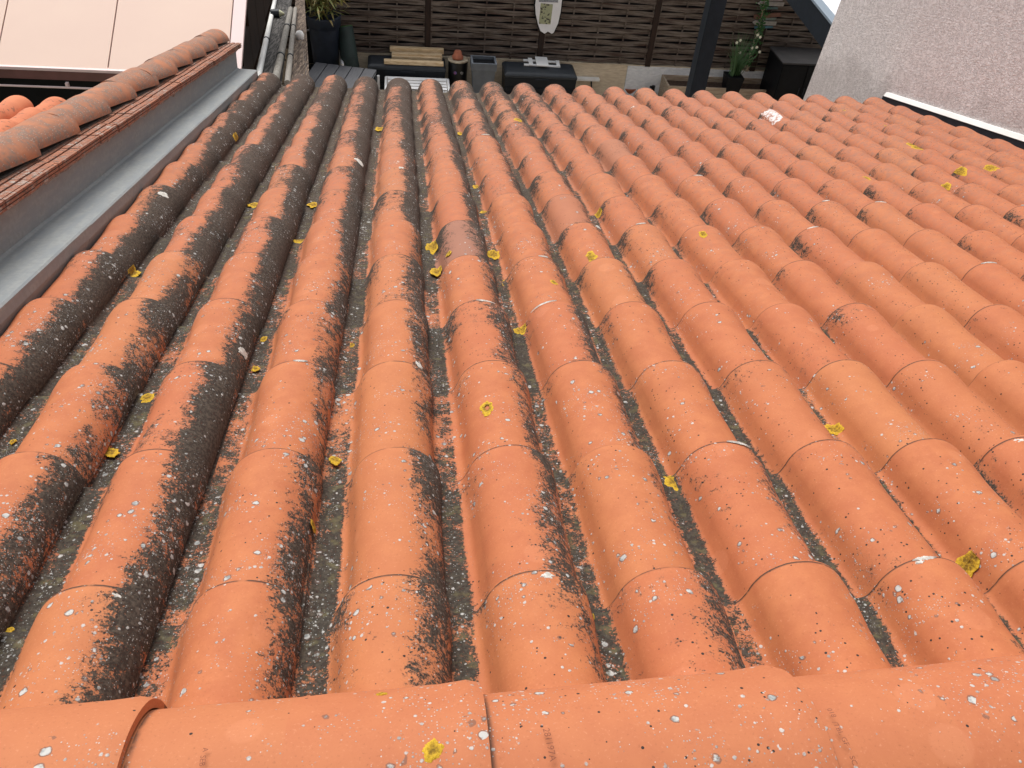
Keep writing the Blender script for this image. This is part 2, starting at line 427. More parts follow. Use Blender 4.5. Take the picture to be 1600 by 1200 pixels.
# back slope beyond the ridge (behind the photographer's feet)
bk = bmesh.new()
for c in range(-4, 17):
    for j in range(0, 5):
        k = len(bk.verts); bk.from_mesh(variants[(c+2*j) % 8]); bk.verts.ensure_lookup_table()
        M = Matrix.Translation((0, RD-.02, -.02)) @ Matrix.Rotation(2*PITCH, 4, 'X') @ Matrix.Rotation(math.pi, 4, 'Z') @ Matrix.Translation((-c*W_, j*G_+.33, 0))
        bmesh.ops.transform(bk, matrix=M, verts=bk.verts[k:])
me = bpy.data.meshes.new('back_slope'); bk.to_mesh(me); bk.free(); me.materials.append(M_RIDGE)
tag(link('back_slope', me, roof), kind='stuff')
GZ = -5.05
M_REND = plain('cream render', (.55, .48, .38), (.45, .39, .31), 40, .9, bump=.004)
def wmesh(m, name, mat, parent, bevel=0.):       # mesh given in world coordinates under a tilted parent
    me_o = m.build(name, mat, None, bevel)
    me_o.data.transform(Matrix.Rotation(PITCH, 4, 'X')); me_o.parent = parent; return me_o
m = MB(); m.box((-1.25, 4.35, GZ), (3.44, 4.6, -1.38)); wmesh(m, 'house_wall', M_REND, roof)

# ---------------------------------------------------------------- patches that grow or lie on the tiles
M_YEL = NB('yellow lichen'); _P = M_YEL.coord(roof); _f = M_YEL.noise(_P, 150, 4, .65)
_g = M_YEL.coord(None, 'UV'); _ux, _uy, _uz = M_YEL.sep(_g)
M_YEL.bump(_f, 1, .004)
M_YEL = M_YEL.done(M_YEL.mix(M_YEL.step(_ux + (_f-.5)*.9, .35, .95), M_YEL.mix(M_YEL.step(_f, .4, .6), (.20, .115, .012), (.44, .26, .018)), (.66, .41, .028)), .9)
M_WHT = plain('dried white crust', (.72, .70, .64), (.48, .45, .40), 120, .9, bump=.002)
M_BAG = plain('white and pink flaking crust', (.74, .68, .66), (.42, .22, .16), 55, .8, bump=.004, lo=.48, hi=.60)
def patch(name, c, rx, rd, mat, seed=0, th=.0025, rag=.25, rot=0, hf=HH, hole=0., parent=roof):
    r = random.Random(seed); NR, NA = 6, 40; vs = []; uv = []; fs = []
    ph = [r.uniform(0, 6.28) for _ in range(4)]
    for k in range(NR+1):
        q = hole + (1-hole)*k/NR
        for i in range(NA):
            t = 2*math.pi*i/NA
            f = 1 + rag*(.5*noise.noise(Vector((math.cos(t)*1.7+ph[0], math.sin(t)*1.7, seed*3.1)))*2 + .5*noise.noise(Vector((math.cos(t)*6, math.sin(t)*6+ph[1], seed*1.3))))
            a, b = rx*q*f*math.cos(t), rd*q*f*math.sin(t)
            h0 = hf(c[0], c[1])
            for _k in range(14):
                x = c[0]+a*math.cos(rot)-b*math.sin(rot); d = c[1]+a*math.sin(rot)+b*math.cos(rot)
                if abs(hf(x, d)-h0) < .016 or name == 'flaking_patch': break
                a *= .86; b *= .86
            e = 1 if k < NR else -.6
            vs.append((x, d, hf(x, d) + th*e + th*.6*noise.noise(Vector((x*300, d*300, 1)))*(k < NR))); uv.append((q, 0))
    for k in range(NR):
        for i in range(NA): fs.append((k*NA+i, k*NA+(i+1) % NA, (k+1)*NA+(i+1) % NA, (k+1)*NA+i))
    if not hole: fs.append(tuple(range(NA)))
    me = bpy.data.meshes.new(name); me.from_pydata(vs, [], fs); me.materials.append(mat)
    ul = me.uv_layers.new(name='UVMap')
    for lp in me.loops: ul.data[lp.index].uv = uv[lp.vertex_index]
    for p in me.polygons: p.use_smooth = True
    return link(name, me, parent)
YEL = [(369,213,8,6),(207,426,10,8),(465,156,7,5),(397,320,9,4),(490,320,9,4),(471,375,11,5),(412,530,5,4),(399,576,6,4),(550,540,4,4),(231,622,12,7),(162,680,6,9),(173,707,13,7),
 (297,809,5,8),(524,718,9,6),(490,822,4,11),(761,637,12,10),(676,386,11,7),(682,425,10,8),(701,396,4,7),(771,398,9,6),(793,443,10,6),(814,516,10,6),(757,332,7,3),(745,292,6,3),
 (722,208,7,4),(714,163,4,8),(594,202,8,3),(922,403,12,8),(865,441,6,3),(1054,751,16,14),(1301,671,12,8),(1514,878,13,12),(676,1171,15,15),(597,1084,9,4),(1098,365,6,4),
 (1125,361,4,3),(1353,279,6,4),(1500,267,9,7),(1425,226,8,3),(1434,231,8,3),(1380,198,5,4),(1316,175,4,3),(1549,262,8,4),(936,332,6,6),(1238,385,4,5),(1403,511,5,6),
 (925,963,4,11),(15,985,6,5),(1478,292,6,3),(810,187,6,3),(20,690,4,6),(240,880,3,4),(1215,435,4,4)]
def local_scale(p):
    q = r2w(p)-EYE; dep = -q.dot(BACK); e = (r2w((p[0], p[1]+.01, p[2]))-EYE); de = -e.dot(BACK)
    y0 = q.dot(UP)/dep; y1 = e.dot(UP)/de
    return dep/F_PX, .01/max(1e-6, abs(y1-y0))/F_PX
for i, (x, y, a, b) in enumerate(YEL):
    p = on_roof(x, y, HH)
    if not p or abs(RH(p.x, p.y)-p.z) > .02 and p.y < -.21: continue
    sx, sd_ = local_scale(p)
    patch('yellow_lichen', p, a*sx, min(b*sd_, a*sx*1.9), M_YEL, i, .0012, .42, 0, HH, .35 if i == 15 else 0)
CRUST = [(563,254,7,5,-.5),(381,552,6,9,.4),(655,571,6,3,.5),(183,931,7,2,.2),(856,899,12,4,0),(616,255,8,3,.6),(1590,690,10,3,0),(1437,880,7,2,0),(935,355,4,4,.6),(290,228,6,3,-.3),(255,303,7,2,0),(628,262,4,6,.4),(987,170,5,3,0),(735,308,4,4,.4)]
for i, (x, y, a, b, rt) in enumerate(CRUST):
    p = on_roof(x, y, HH)
    if not p: continue
    sx, sd_ = local_scale(p)
    patch('white_crust', p, a*sx, min(b*sd_, a*sx*1.6), M_WHT, 100+i, .0016, .6, -rt)
# long crusty lines that follow the rim of a tile (column, row, from, to in metres off the crown)
RIMS = [(1, 3, -.005, .045), (2, 3, -.070, -.004), (2, 4, .0, .03), (7, 5, -.04, 0), (9, 6, -.02, .03), (4, 5, -.03, .005), (9, 4, -.03, .025), (12, 6, -.02, .03), (-1, 2, -.01, .02), (2, 9, -.02, .02), (8, 6, -.03, .0), (6, 7, -.02, .02), (3, 1, .0, .05), (4, 0, -.03, .01), (7, 1, -.01, .04)]
for i, (c, j, a, b) in enumerate(RIMS):
    vs = []; fs = []; n = 24
    for k in range(n+1):
        t = a+(b-a)*k/n; x = c*W_+t; wdt = (.0035+.003*noise.noise(Vector((k*.5, i, 0))))*math.sin(math.pi*(k+.6)/(n+1.2))+.0008
        d0 = j*G_-.004
        for s_ in (-1, 0, 1): vs.append((x, d0+s_*wdt, H(x, d0-.012)+(.0028 if s_ == 0 else .0005)))
    for k in range(n): fs += [(k*3, k*3+1, k*3+4, k*3+3), (k*3+1, k*3+2, k*3+5, k*3+4)]
    me = bpy.data.meshes.new('rim_crust'); me.from_pydata(vs, [], fs); me.materials.append(M_WHT); link('rim_crust', me, roof)
p = on_roof(1208, 183, H); patch('flaking_patch', (p.x, p.y+.02, p.z), .058, .15, M_BAG, 77, .003, .35)

for i in range(34):                                # grit and lichen along the lap of the ridge tiles
    x = -.72+i*.062+rnd.uniform(-.02, .02); dd = RD+.131
    for q in range(40):
        if RH(x, dd) < H(x, dd): break
        dd += .002
    patch('edge_crust', (x, dd, 0), rnd.uniform(.004, .016), rnd.uniform(.0015, .0035), M_WHT if rnd.random() < .45 else M_MORT, 500+i, .002, .7, 0)
# stamped codes on the ridge tiles
M_INK = plain('stamped ink', (.17, .055, .035), (.30, .10, .05), 300, .9)
def stamp(txt, px, py, size, ang):
    c = bpy.data.curves.new('stamp', 'FONT'); c.body = txt; c.size = size; c.align_x = 'LEFT'; c.resolution_u = 3
    t = bpy.data.objects.new('stamp_src', c); COL.objects.link(t)
    bpy.context.view_layer.update()
    me = bpy.data.meshes.new_from_object(t); bpy.data.objects.remove(t)
    b = bmesh.new(); b.from_mesh(me); bmesh.ops.triangulate(b, faces=b.faces); bmesh.ops.subdivide_edges(b, edges=b.edges, cuts=1); b.to_mesh(me); b.free()
    p = on_roof(px, py, HH); ca, sa = math.cos(ang), math.sin(ang)
    for v in me.vertices:
        x, y = v.co.x, v.co.y
        X = p.x + x*ca - y*sa; s_ = x*sa + y*ca    # distance measured along the curve of the tile
        rr = .138; th0 = math.asin(max(-1, min(1, (p.y-RD)/rr))); th = th0 + s_/rr; D = RD+rr*math.sin(th)
        v.co = (X, D, RH(X, D)+.0016)
    me.materials.clear(); me.materials.append(M_INK); link('stamped_code', me, roof)
stamp('281197A', 848, 1139, .0105, R_(-86)); stamp('/TBL GF', 1300, 1128, .0085, R_(-84)); stamp('018', 1291, 1108, .0085, R_(-84)); stamp('SC', 1326, 1184, .0085, R_(-84))
stamp('A', 318, 1172, .008, R_(-86)); stamp('SEB', 314, 1184, .008, R_(-86))

# ---------------------------------------------------------------- zinc gutter and parapet on the left, in roof coordinates
def tilted(name, label, cat, group=None):
    return empty(name, (0, 0, 0), label, cat, group, rot=(-PITCH, 0, 0))
nz = NB('aged zinc'); _P = nz.coord(); _f = nz.noise(nz.scale(_P, (6, 1, 6)), 9, 6, .6); _h = nz.noise(_P, 60, 4, .6)
M_ZINC = nz.done(nz.mix(nz.step(_f, .3, .7), (.23, .25, .26), nz.mix(nz.step(_h, .4, .65), (.30, .315, .31), (.26, .27, .262))), nz.step(_f, .3, .7, .62, .75), 0., .35)
zg = tilted('zinc_gutter', 'grey zinc valley flashing with a flat shelf between the orange tiles and the brick parapet', 'gutter')
D0, D1 = -.35, 4.95
def zprof(n0): return [(-1.022, .142+n0), (-1.020, .036+n0), (-1.012, .030+n0), (-.905, .026+n0), (-.899, .022+n0), (-.897, -.008+n0), (-.906, -.05+n0), (-.935, -.09+n0)]
secs = [(D0, 1.60, .004), (1.56, 3.30, .002), (3.27, D1, 0)]
for a, b, n0 in secs:
    pr = zprof(n0); m = MB(); n = 12; vs = []
    for k in range(n+1):
        d = a+(b-a)*k/n
        for i, (x, z) in enumerate(pr): vs.append((x+.0012*noise.noise(Vector((d*3, i*.3, 1))), d, z+.0008*noise.noise(Vector((d*4, i*.4, 5)))+(.004*noise.noise(Vector((d*5, 9, 5))) if i == 0 else 0)))
    q = len(pr)
    m.add(vs, [(k*q+i, k*q+i+1, (k+1)*q+i+1, (k+1)*q+i) for k in range(n) for i in range(q-1)], False)
    o = m.build('zinc_sheet', M_ZINC, zg, fix=False); md = o.modifiers.new('t', 'SOLIDIFY'); md.thickness = .002
pw = tilted('brick_parapet', 'low party wall with ribbed hollow bricks under a row of half-round clay coping tiles', 'parapet wall')
nb = NB('ribbed brick'); _P = nb.coord(); _f = nb.noise(_P, 50, 6, .7); _g = nb.noise(_P, 9, 3, .6); nb.bump(_f, .8, .003)
M_BRICK = nb.done(nb.mix(nb.step(_f, .47, .62), nb.mix(nb.step(_g, .3, .7), (.40, .165, .095), (.26, .115, .075)), nb.mix(nb.step(_g, .45, .6), (.16, .10, .075), (.40, .34, .29))), .9)
m = MB(); m.box((-1.30, D0, -.4), (-1.030, 5.0, .152)); m.build('wall_core', M_REND, pw)
M_MORT2 = plain('lumpy mortar', (.42, .36, .33), (.22, .17, .15), 45, .95, bump=.006)
m = MB(); n = 220; vs = []
for k in range(n+1):
    d = D0+(5.0-D0)*k/n; a = noise.noise(Vector((d*14, 3, 0))); b = noise.noise(Vector((d*30, 8, 0)))
    vs += [(-1.03, d, .156), (-1.012+.005*a, d, .154), (-1.014+.004*b, d, .146+.006*b), (-1.018, d, .134+.014*a+.006*b), (-1.03, d, .128+.014*a)]
m.add(vs, [(k*5+i, k*5+i+1, (k+1)*5+i+1, (k+1)*5+i) for k in range(n) for i in range(4)], True); m.build('mortar_joint', M_MORT2, pw)
m = MB(); m.box((-1.205, D0, .153), (-1.072, 4.97, .186)); m.build('bedding_mortar', plain('dark bedding mortar', (.10, .085, .07), (.05, .042, .036), 50, .95), pw)
d = -.3; k = 0
while d < 4.98:
    L = .20; e = min(d+L-.004, 4.99); m = MB(); x0, x1 = -1.165, -1.000+rnd.uniform(-.003, .003); z0, z1 = .152, .181+rnd.uniform(-.0015, .0015)
    m.box((x0, d, z0), (x1, e, z1-.011))
    nr = 6; rw = (x1-x0)/nr                     # ribs run the length of the brick
    for i in range(nr): m.box((x0+i*rw+.004, d+.001, z1-.0115), (x0+(i+1)*rw-.004, e-.001, z1))
    for i in range(3): m.box((x1-.004, d+.001, z0+.001+i*.010), (x1+.006, e-.001, z0+.0075+i*.010))
    m.build('hollow_brick', M_BRICK, pw); d += L
M_OLD = NB('old coping clay'); n = M_OLD; P = n.coord(pw); f = n.noise(P, 70, 7, .7); g = n.noise(P, 11, 4, .6); v1, vr, vg = n.voro(P, 210)
c = n.mix(n.step(g, .3, .65), (.46, .19, .10), (.34, .16, .10)); c = n.mix(n.step(f, .44, .58)*n.step(g, .38, .56)*.8, c, (.20, .17, .14))
c = n.mix(n.math('LESS_THAN', v1, .3)*n.math('GREATER_THAN', vr+(g-.5)*1.5, .86)*.8, c, (.50, .48, .42)); n.bump(f, .9, .003)
M_OLD = n.done(c, .92)
def half_tile(seed, L=.41, r0=.060, r1=.081, hh=.84, mat=None, name='coping_tile'):
    bm = bmesh.new(); NA, NU = 26, 10; U = []; D = []
    for k in range(NU+1):
        u = k/NU; r = r0+(r1-r0)*u
        up, lo = [], []
        for i in range(NA+1):
            t = math.pi*i/NA; j = .002*noise.noise(Vector((math.cos(t)*2+seed*4, u*4, seed)))
            up.append((-(r+j)*math.cos(t), -L*(1-u), (r+j)*hh*math.sin(t))); lo.append((-(r-.012)*math.cos(t), -L*(1-u), (r-.012)*hh*math.sin(t)))
        U.append([bm.verts.new(p) for p in up]); D.append([bm.verts.new(p) for p in lo])
    for k in range(NU):
        for i in range(NA):
            bm.faces.new((U[k][i], U[k][i+1], U[k+1][i+1], U[k+1][i])).smooth = True; bm.faces.new((D[k][i], D[k][i+1], D[k+1][i+1], D[k+1][i])).smooth = True
        for i in (0, NA): bm.faces.new((U[k][i], U[k+1][i], D[k+1][i], D[k][i]))
    for k in (0, NU):
        for i in range(NA): bm.faces.new((U[k][i], U[k][i+1], D[k][i+1], D[k][i]))
    bmesh.ops.recalc_face_normals(bm, faces=bm.faces)
    for e in bm.edges:
        if len(e.link_faces) == 2 and e.link_faces[0].smooth != e.link_faces[1].smooth: e.smooth = False
    me = bpy.data.meshes.new(name); bm.to_mesh(me); bm.free(); me.materials.append(mat); return me
for k in range(15):
    dd = 4.96-.357*k
    if dd < -.2: break
    o = link('coping_tile', half_tile(k, mat=M_OLD), pw); o.location = (-1.138+rnd.uniform(-.004, .004), dd, .188+rnd.uniform(-.002, .003)); o.rotation_euler = (R_(-2.5), R_(rnd.uniform(-2, 2)), R_(rnd.uniform(-1.2, 1.2)))
def PH(x, d):
    q = (x+1.138)/.078; return .186+.066*math.sqrt(1-q*q) if abs(q) < 1 else .182
for i, (x, y, a, b) in enumerate([(242, 136, 5, 5), (345, 70, 5, 3), (274, 111, 3, 4), (322, 86, 3, 2)]):
    p = on_roof(x, y, lambda X, D: PH(X, D) if X < -1.0 else -9) or Vector((-1.07, 3, .2))
    patch('yellow_lichen', p, .014, .02, M_YEL, 300+i, .003, .6, 0, PH, parent=pw)

# neighbour's roof beyond the parapet
nr_ = tilted('neighbour_roof', 'corner of the neighbouring clay tile roof, cleaner orange, behind the parapet under the pink canopy', 'roof')
M_CLEAN = NB('cleaner clay'); n = M_CLEAN; P = n.coord(nr_); f = n.noise(P, 30, 6, .7); g = n.noise(P, 5, 3, .6); x, d, z = n.sep(P)
c = n.mix(n.step(g, .3, .7), (.64, .22, .105), (.56, .185, .09)); c = n.mix(n.step(f, .55, .63)*n.step(g, .45, .58)*.85, c, (.09, .07, .055)); n.bump(f, .5, .002)
M_CLEAN = n.done(c, .85)
nvar = [tile_mesh(20+s, mat=M_CLEAN) for s in range(3)]
o = w2r(EYE); NB_N = -.13
def roofn(px, py, n_):
    d = w2r(ray(px, py)); o = w2r(EYE); return o+d*((n_-o.z)/d.z)
pa, pb = roofn(30, 150, NB_N), roofn(86, 152, NB_N)
for ci in range(-4, 2):
    xx = pb.x + (ci)*W_
    if xx > -1.28: continue
    for j in range(12):
        dd = pb.y - j*G_
        if dd < .2: break
        o = link('roof_tile', nvar[(ci+j) % 3], nr_); o.location = (xx+rnd.uniform(-.002, .002), dd+rnd.uniform(-.004, .004), NB_N); o.rotation_euler = (0, R_(rnd.uniform(-.8, .8)), 0)
m = MB(); m.box((pb.x-.95, .2, NB_N-.13), (-1.31, pb.y-.03, NB_N-.10)); m.build('roof_deck', M_REND, nr_)
m = MB(); m.box((pb.x-.95, 4.0, GZ), (-1.31, 4.2, -1.5)); wmesh(m, 'house_wall', M_REND, nr_)

# ---------------------------------------------------------------- right: rendered wall with its flashing
nw = NB('rough-cast render'); P = nw.coord(); f = nw.noise(nw.scale(P, (1, 1, 1.5)), 62, 3, .62, .9); g = nw.noise(P, 2.3, 4, .6); x, y, z = nw.sep(P)
lowd = nw.noise(P, 5, 4, .6)
c = nw.mix(nw.step(g, .3, .7), (.88, .80, .785), (.92, .85, .835)); c = nw.mix(nw.step(nw.math('ABSOLUTE', f-.47), .055, .012)*nw.step(nw.noise(P, 24, 2, .5), .34, .50)*.62, c, (.30, .25, .24)); c = nw.mix(nw.step(f, .40, .32)*.4, c, (.38, .32, .30)); c = nw.mix(nw.step(nw.noise(P, 13, 5, .7), .60, .72)*.3, c, (.60, .55, .52))
strip_h = z + (y-3.5)*math.tan(PITCH)            # height above the roof line: grime where splash water wets the wall
c = nw.mix(nw.step(strip_h+(lowd-.5)*.45, -.70, -.92)*.30, c, (.25, .20, .185))
v_, vr, vg = nw.voro(P, 24); c = nw.mix(nw.math('LESS_THAN', v_+(f-.5)*.8, .14)*nw.math('GREATER_THAN', vr, .95), c, (.68, .64, .62))
nw.bump(f, 1, .020); M_WALL = nw.done(c, .93, 0, .2)
wx = 3.46; m = MB()
ye = 6.05
m.hexa([(wx, -4, GZ), (9, -4, GZ), (9, ye+.36, GZ), (wx, ye+.36, GZ), (wx, -4, 2.6), (9, -4, 2.6), (9, ye-.46, 2.6), (wx, ye-.46, 2.6)])
bw = empty('rendered_building', (0, 0, 0), 'tall pinkish rough-cast wall of the house rising on the right above the tiles', 'building')
m.build('wall', M_WALL, bw)
M_STRIP = plain('white painted metal', (.86, .86, .83), (.78, .77, .73), 3, .5)
M_DKMET = plain('anthracite coated metal', (.013, .018, .026), (.009, .013, .019), 10, .5, spec=.2)
fl = tilted('wall_flashing', 'white topped dark metal flashing strip running down the foot of the rendered wall', 'flashing')
m = MB(); a0, a1 = w2r(atX(1385, 151, 3.45)), w2r(atX(1600, 221, 3.45)); s0 = (a1.z-a0.z)/(a1.y-a0.y)
def sl(d): return a0.z+0.030+s0*(d-a0.y)
e0, e1 = a0.y, .2
m.hexa([(3.425, e1, sl(e1)-.026), (3.462, e1, sl(e1)-.026), (3.462, e0, sl(e0)-.026), (3.425, e0, sl(e0)-.026), (3.440, e1, sl(e1)), (3.462, e1, sl(e1)), (3.462, e0, sl(e0)), (3.440, e0, sl(e0))])
m.build('top_strip', M_STRIP, fl, .002)
m = MB(); m.hexa([(3.415, e1, sl(e1)-.15), (3.462, e1, sl(e1)-.15), (3.462, e0+.02, sl(e0)-.15), (3.415, e0+.02, sl(e0)-.15), (3.432, e1, sl(e1)-.028), (3.462, e1, sl(e1)-.028), (3.462, e0+.02, sl(e0)-.028), (3.432, e0+.02, sl(e0)-.028)])
m.build('upstand', M_DKMET, fl, .002)

# ---------------------------------------------------------------- pink canopy, top left
M_PINK = plain('pale pink coated sheet', (.74, .54, .43), (.71, .51, .41), 1.2, .5, lo=.3, hi=.7)
M_PTRIM = plain('pink edge trim', (.80, .62, .59), None, 4, .45, lo=.6, hi=.9)
M_BROWN = plain('brown fascia', (.19, .085, .075), (.15, .07, .06), 6, .5)
M_BLK = plain('black plastic', (.004, .0045, .006), (.006, .007, .009), 8, .5, spec=.2)
cv = empty('pink_canopy', (0, 0, 0), 'pale pink panelled canopy roof with thin seams filling the top left corner', 'canopy')
pr = atZ(376, 118, -1.75); CX, CY, CZ = pr.x, pr.y, pr.z
far = atX(385, 0, CX); sl_ = (far.z-CZ)/(far.y-CY)
LEN = 4.5; zz = sl_*LEN
seam_x = [atZ(166, 113, -1.75).x]; pwid = .0
sp_ = (CX-.16)-seam_x[0]
xs = [CX, CX-.10, seam_x[0], seam_x[0]-sp_*.98, seam_x[0]-2*sp_*.98, seam_x[0]-3*sp_*.98]
for k in range(len(xs)-1):
    a, b = xs[k+1]+.004, xs[k]-.004*(k > 0); m = MB()
    m.hexa([(a, CY, CZ-.035), (b, CY, CZ-.035), (b, CY+LEN, CZ-.035+zz), (a, CY+LEN, CZ-.035+zz), (a, CY, CZ), (b, CY, CZ), (b, CY+LEN, CZ+zz), (a, CY+LEN, CZ+zz)])
    m.build('roof_panel' if k else 'edge_trim', M_PINK if k else M_PTRIM, cv, .002)
m = MB(); m.hexa([(xs[-1], CY, CZ-.042+0.002), (xs[0]-.001, CY, CZ-.034), (xs[0]-.001, CY+LEN, CZ-.034+zz), (xs[-1], CY+LEN, CZ-.034+zz), (xs[-1], CY, CZ-.012), (xs[0]-.001, CY, CZ-.012), (xs[0]-.001, CY+LEN, CZ-.012+zz), (xs[-1], CY+LEN, CZ-.012+zz)])
m.build('seam_backing', M_BROWN, cv)
m = MB(); m.box((xs[-1], CY-.02, CZ-.016), (CX, CY+.06, CZ+.006)); m.build('front_trim', M_PTRIM, cv, .002)
m = MB(); m.box((xs[-1], CY-.015, CZ-.085), (CX, CY+.01, CZ-.018)); m.build('fascia', M_BROWN, cv, .002)
m = MB(); m.tube((xs[-1], CY-.03, CZ-.135), (CX-.45, CY-.03, CZ-.135), .008); m.build('rail', M_PTRIM, cv)
for X in (CX-.62, CX-1.28):
    m = MB(); m.box((X-.01, CY-.035, CZ-.135), (X+.01, CY-.005, CZ-.10)); m.build('bracket', M_PTRIM, cv)
for i in range(14):
    pass
for X in [CX-.03-.31*i for i in range(8)]:
    m = MB(); m.tube((X, CY+.035, CZ+.005), (X, CY+.035, CZ+.010), .005, n=8); m.build('screw', M_BROWN, cv)
# side of the canopy and the dark boards below it
M_DWOOD = plain('dark stained boards', (.028, .014, .009), (.010, .006, .005), 5, .75, spec=.2, stretch=(12, 12, 1))
m = MB(); m.box((xs[-1], CY+.25, GZ), (CX-.02, CY+.30, CZ-.05)); m.build('front_wall', M_BLK, cv)
ba, bb = atX(426, 0, CX), atX(400, 112, CX); m = MB()
for i in range(9):
    y0 = CY+.3+i*.46; zt = CZ-.05+sl_*(y0-CY); zb_ = min(zt-.05, ba.z+(bb.z-ba.z)*(y0+.2-ba.y)/(bb.y-ba.y)); m.box((CX-.05, y0, zb_), (CX-.02, y0+.45, zt))
m.build('side_boards', M_DWOOD, cv)
sb = empty('dark_board_screen', (0, 0, 0), 'dark brown stained board screen in the gap right of the pink canopy', 'screen')
FY_ = atZ(900, 98, -4.5).y; DX = atY(432, 100, FY_-.9).x-.162*9
m = MB(); 
for i in range(9):
    x0 = DX+i*.162; m.box((x0, FY_-.9, GZ), (x0+.155, FY_-.85, -1.2))
m.build('boards', M_DWOOD, sb)

# ---------------------------------------------------------------- courtyard
g = MB(); g.box((-300, -300, GZ-.2), (300, 300, GZ-.02)); g.build('ground', plain('garden soil', (.10, .085, .06), (.06, .07, .035), 3, .95), None)['kind'] = 'structure'
g = MB(); g.box((-6, 4.6, GZ-.019), (12, 13.35, GZ)); g.build('terrace', plain('sandy concrete', (.40, .33, .24), (.30, .25, .18), 6, .9, bump=.002), None)['kind'] = 'structure'
WZ = -4.5; FY = atZ(900, 98, WZ).y
M_BEIGE = plain('beige render', (.70, .60, .45), (.58, .48, .35), 9, .9, bump=.006, stretch=(1, 1, 4)); M_WHITE = plain('white plaster', (.84, .86, .88), (.68, .71, .74), 13, .85, bump=.02, stretch=(1, 1, 2.5), lo=.3, hi=.75)
lw = empty('low_wall', (0, FY, GZ), 'low garden wall, half beige and half white plaster, under the slatted fence', 'wall')
xb = atZ(982, 104, WZ).x
m = MB(); m.box((-3.5, -.02, 0), (xb, .2, WZ-GZ)); m.build('beige_section', M_BEIGE, lw, .008)
m = MB(); m.box((xb+.002, -.028, 0), (10, .2, WZ-GZ+.002)); m.build('white_section', M_WHITE, lw, .008)
m = MB(); m.box((-3.5, -.03, WZ-GZ+.003), (10, .2, WZ-GZ+.014)); m.build('wall_cap', M_BEIGE, lw)
# slatted fence
nf = NB('weathered brown laths'); P = nf.coord(); f = nf.noise(nf.scale(P, (1, 6, 14)), 2.3, 7, .7); g2 = nf.noise(nf.scale(P, (.6, 1, 10.6)), 1.7, 2, .5)
c = nf.mix(nf.step(f, .35, .65), (.20, .168, .142), (.060, .042, .034)); c = nf.mix(nf.step(g2, .52, .66)*.55, c, (.055, .022, .016)); nf.bump(f, .8, .004); M_LATH = nf.done(c, .85)
M_POST = plain('dark brown post', (.035, .018, .012), (.02, .012, .009), 4, .8, stretch=(8, 8, 1))
fe = empty('slatted_fence', (0, FY, WZ+.02), 'tall brown fence of woven horizontal laths closing off the far side of the yard', 'fence')
fpx = [atY(x, y, FY-.03).x for x, y in ((668, 70), (845, 85), (1012, 100))]
st = (fpx[2]-fpx[0])/2
posts = [fpx[0]-st*2, fpx[0]-st, fpx[0], fpx[0]+st, fpx[2], fpx[2]+st, fpx[2]+2*st, fpx[2]+3*st]
FH = 1.5
for k, X in enumerate(posts):
    m = MB(); m.box((X-.045, -.045, -.02), (X+.045, .045, FH+.05)); m.build('post', M_POST, fe, .004)
PIT = .098
for k in range(len(posts)-1):
    a, b = posts[k]+.047, posts[k+1]-.047; m = MB(); nb_ = 4; seg = (b-a)/nb_
    rws = int(FH/PIT)
    for r in range(rws):
        z0 = .012+r*PIT; ns = 24; vs = []; sag = rnd.uniform(-.006, .006)
        for i in range(ns+1):
            x = a+(b-a)*i/ns; yy = .022*math.cos(math.pi*(x-a)/seg)*(1 if r % 2 else -1)
            hz = .076; zz0 = z0+.004*noise.noise(Vector((x*1.5, r*3.3, k)))+sag*math.sin(3.14*i/ns)
            vs += [(x, yy-.006, zz0), (x, yy-.006, zz0+hz), (x, yy+.006, zz0+hz), (x, yy+.006, zz0)]
        fs = []
        for i in range(ns):
            for q in range(4): fs.append((i*4+q, i*4+(q+1) % 4, (i+1)*4+(q+1) % 4, (i+1)*4+q))
        m.add(vs, fs, False)
    for i in range(1, nb_):
        pass
    for i in range(nb_+1):
        x = a+seg*i; x = min(max(x, a+.012), b-.012); m.box((x-.012, -.009, 0), (x+.012, .009, FH))
    m.build('lath_panel', M_LATH, fe)

m = MB(); m.box((posts[0], .06, -.02), (posts[-1], .075, FH)); m.build('gap_backing', M_BLK, fe)  # black sheet added behind the laths so the gaps read dark
def place(px, py, z): return atZ(px, py, z)
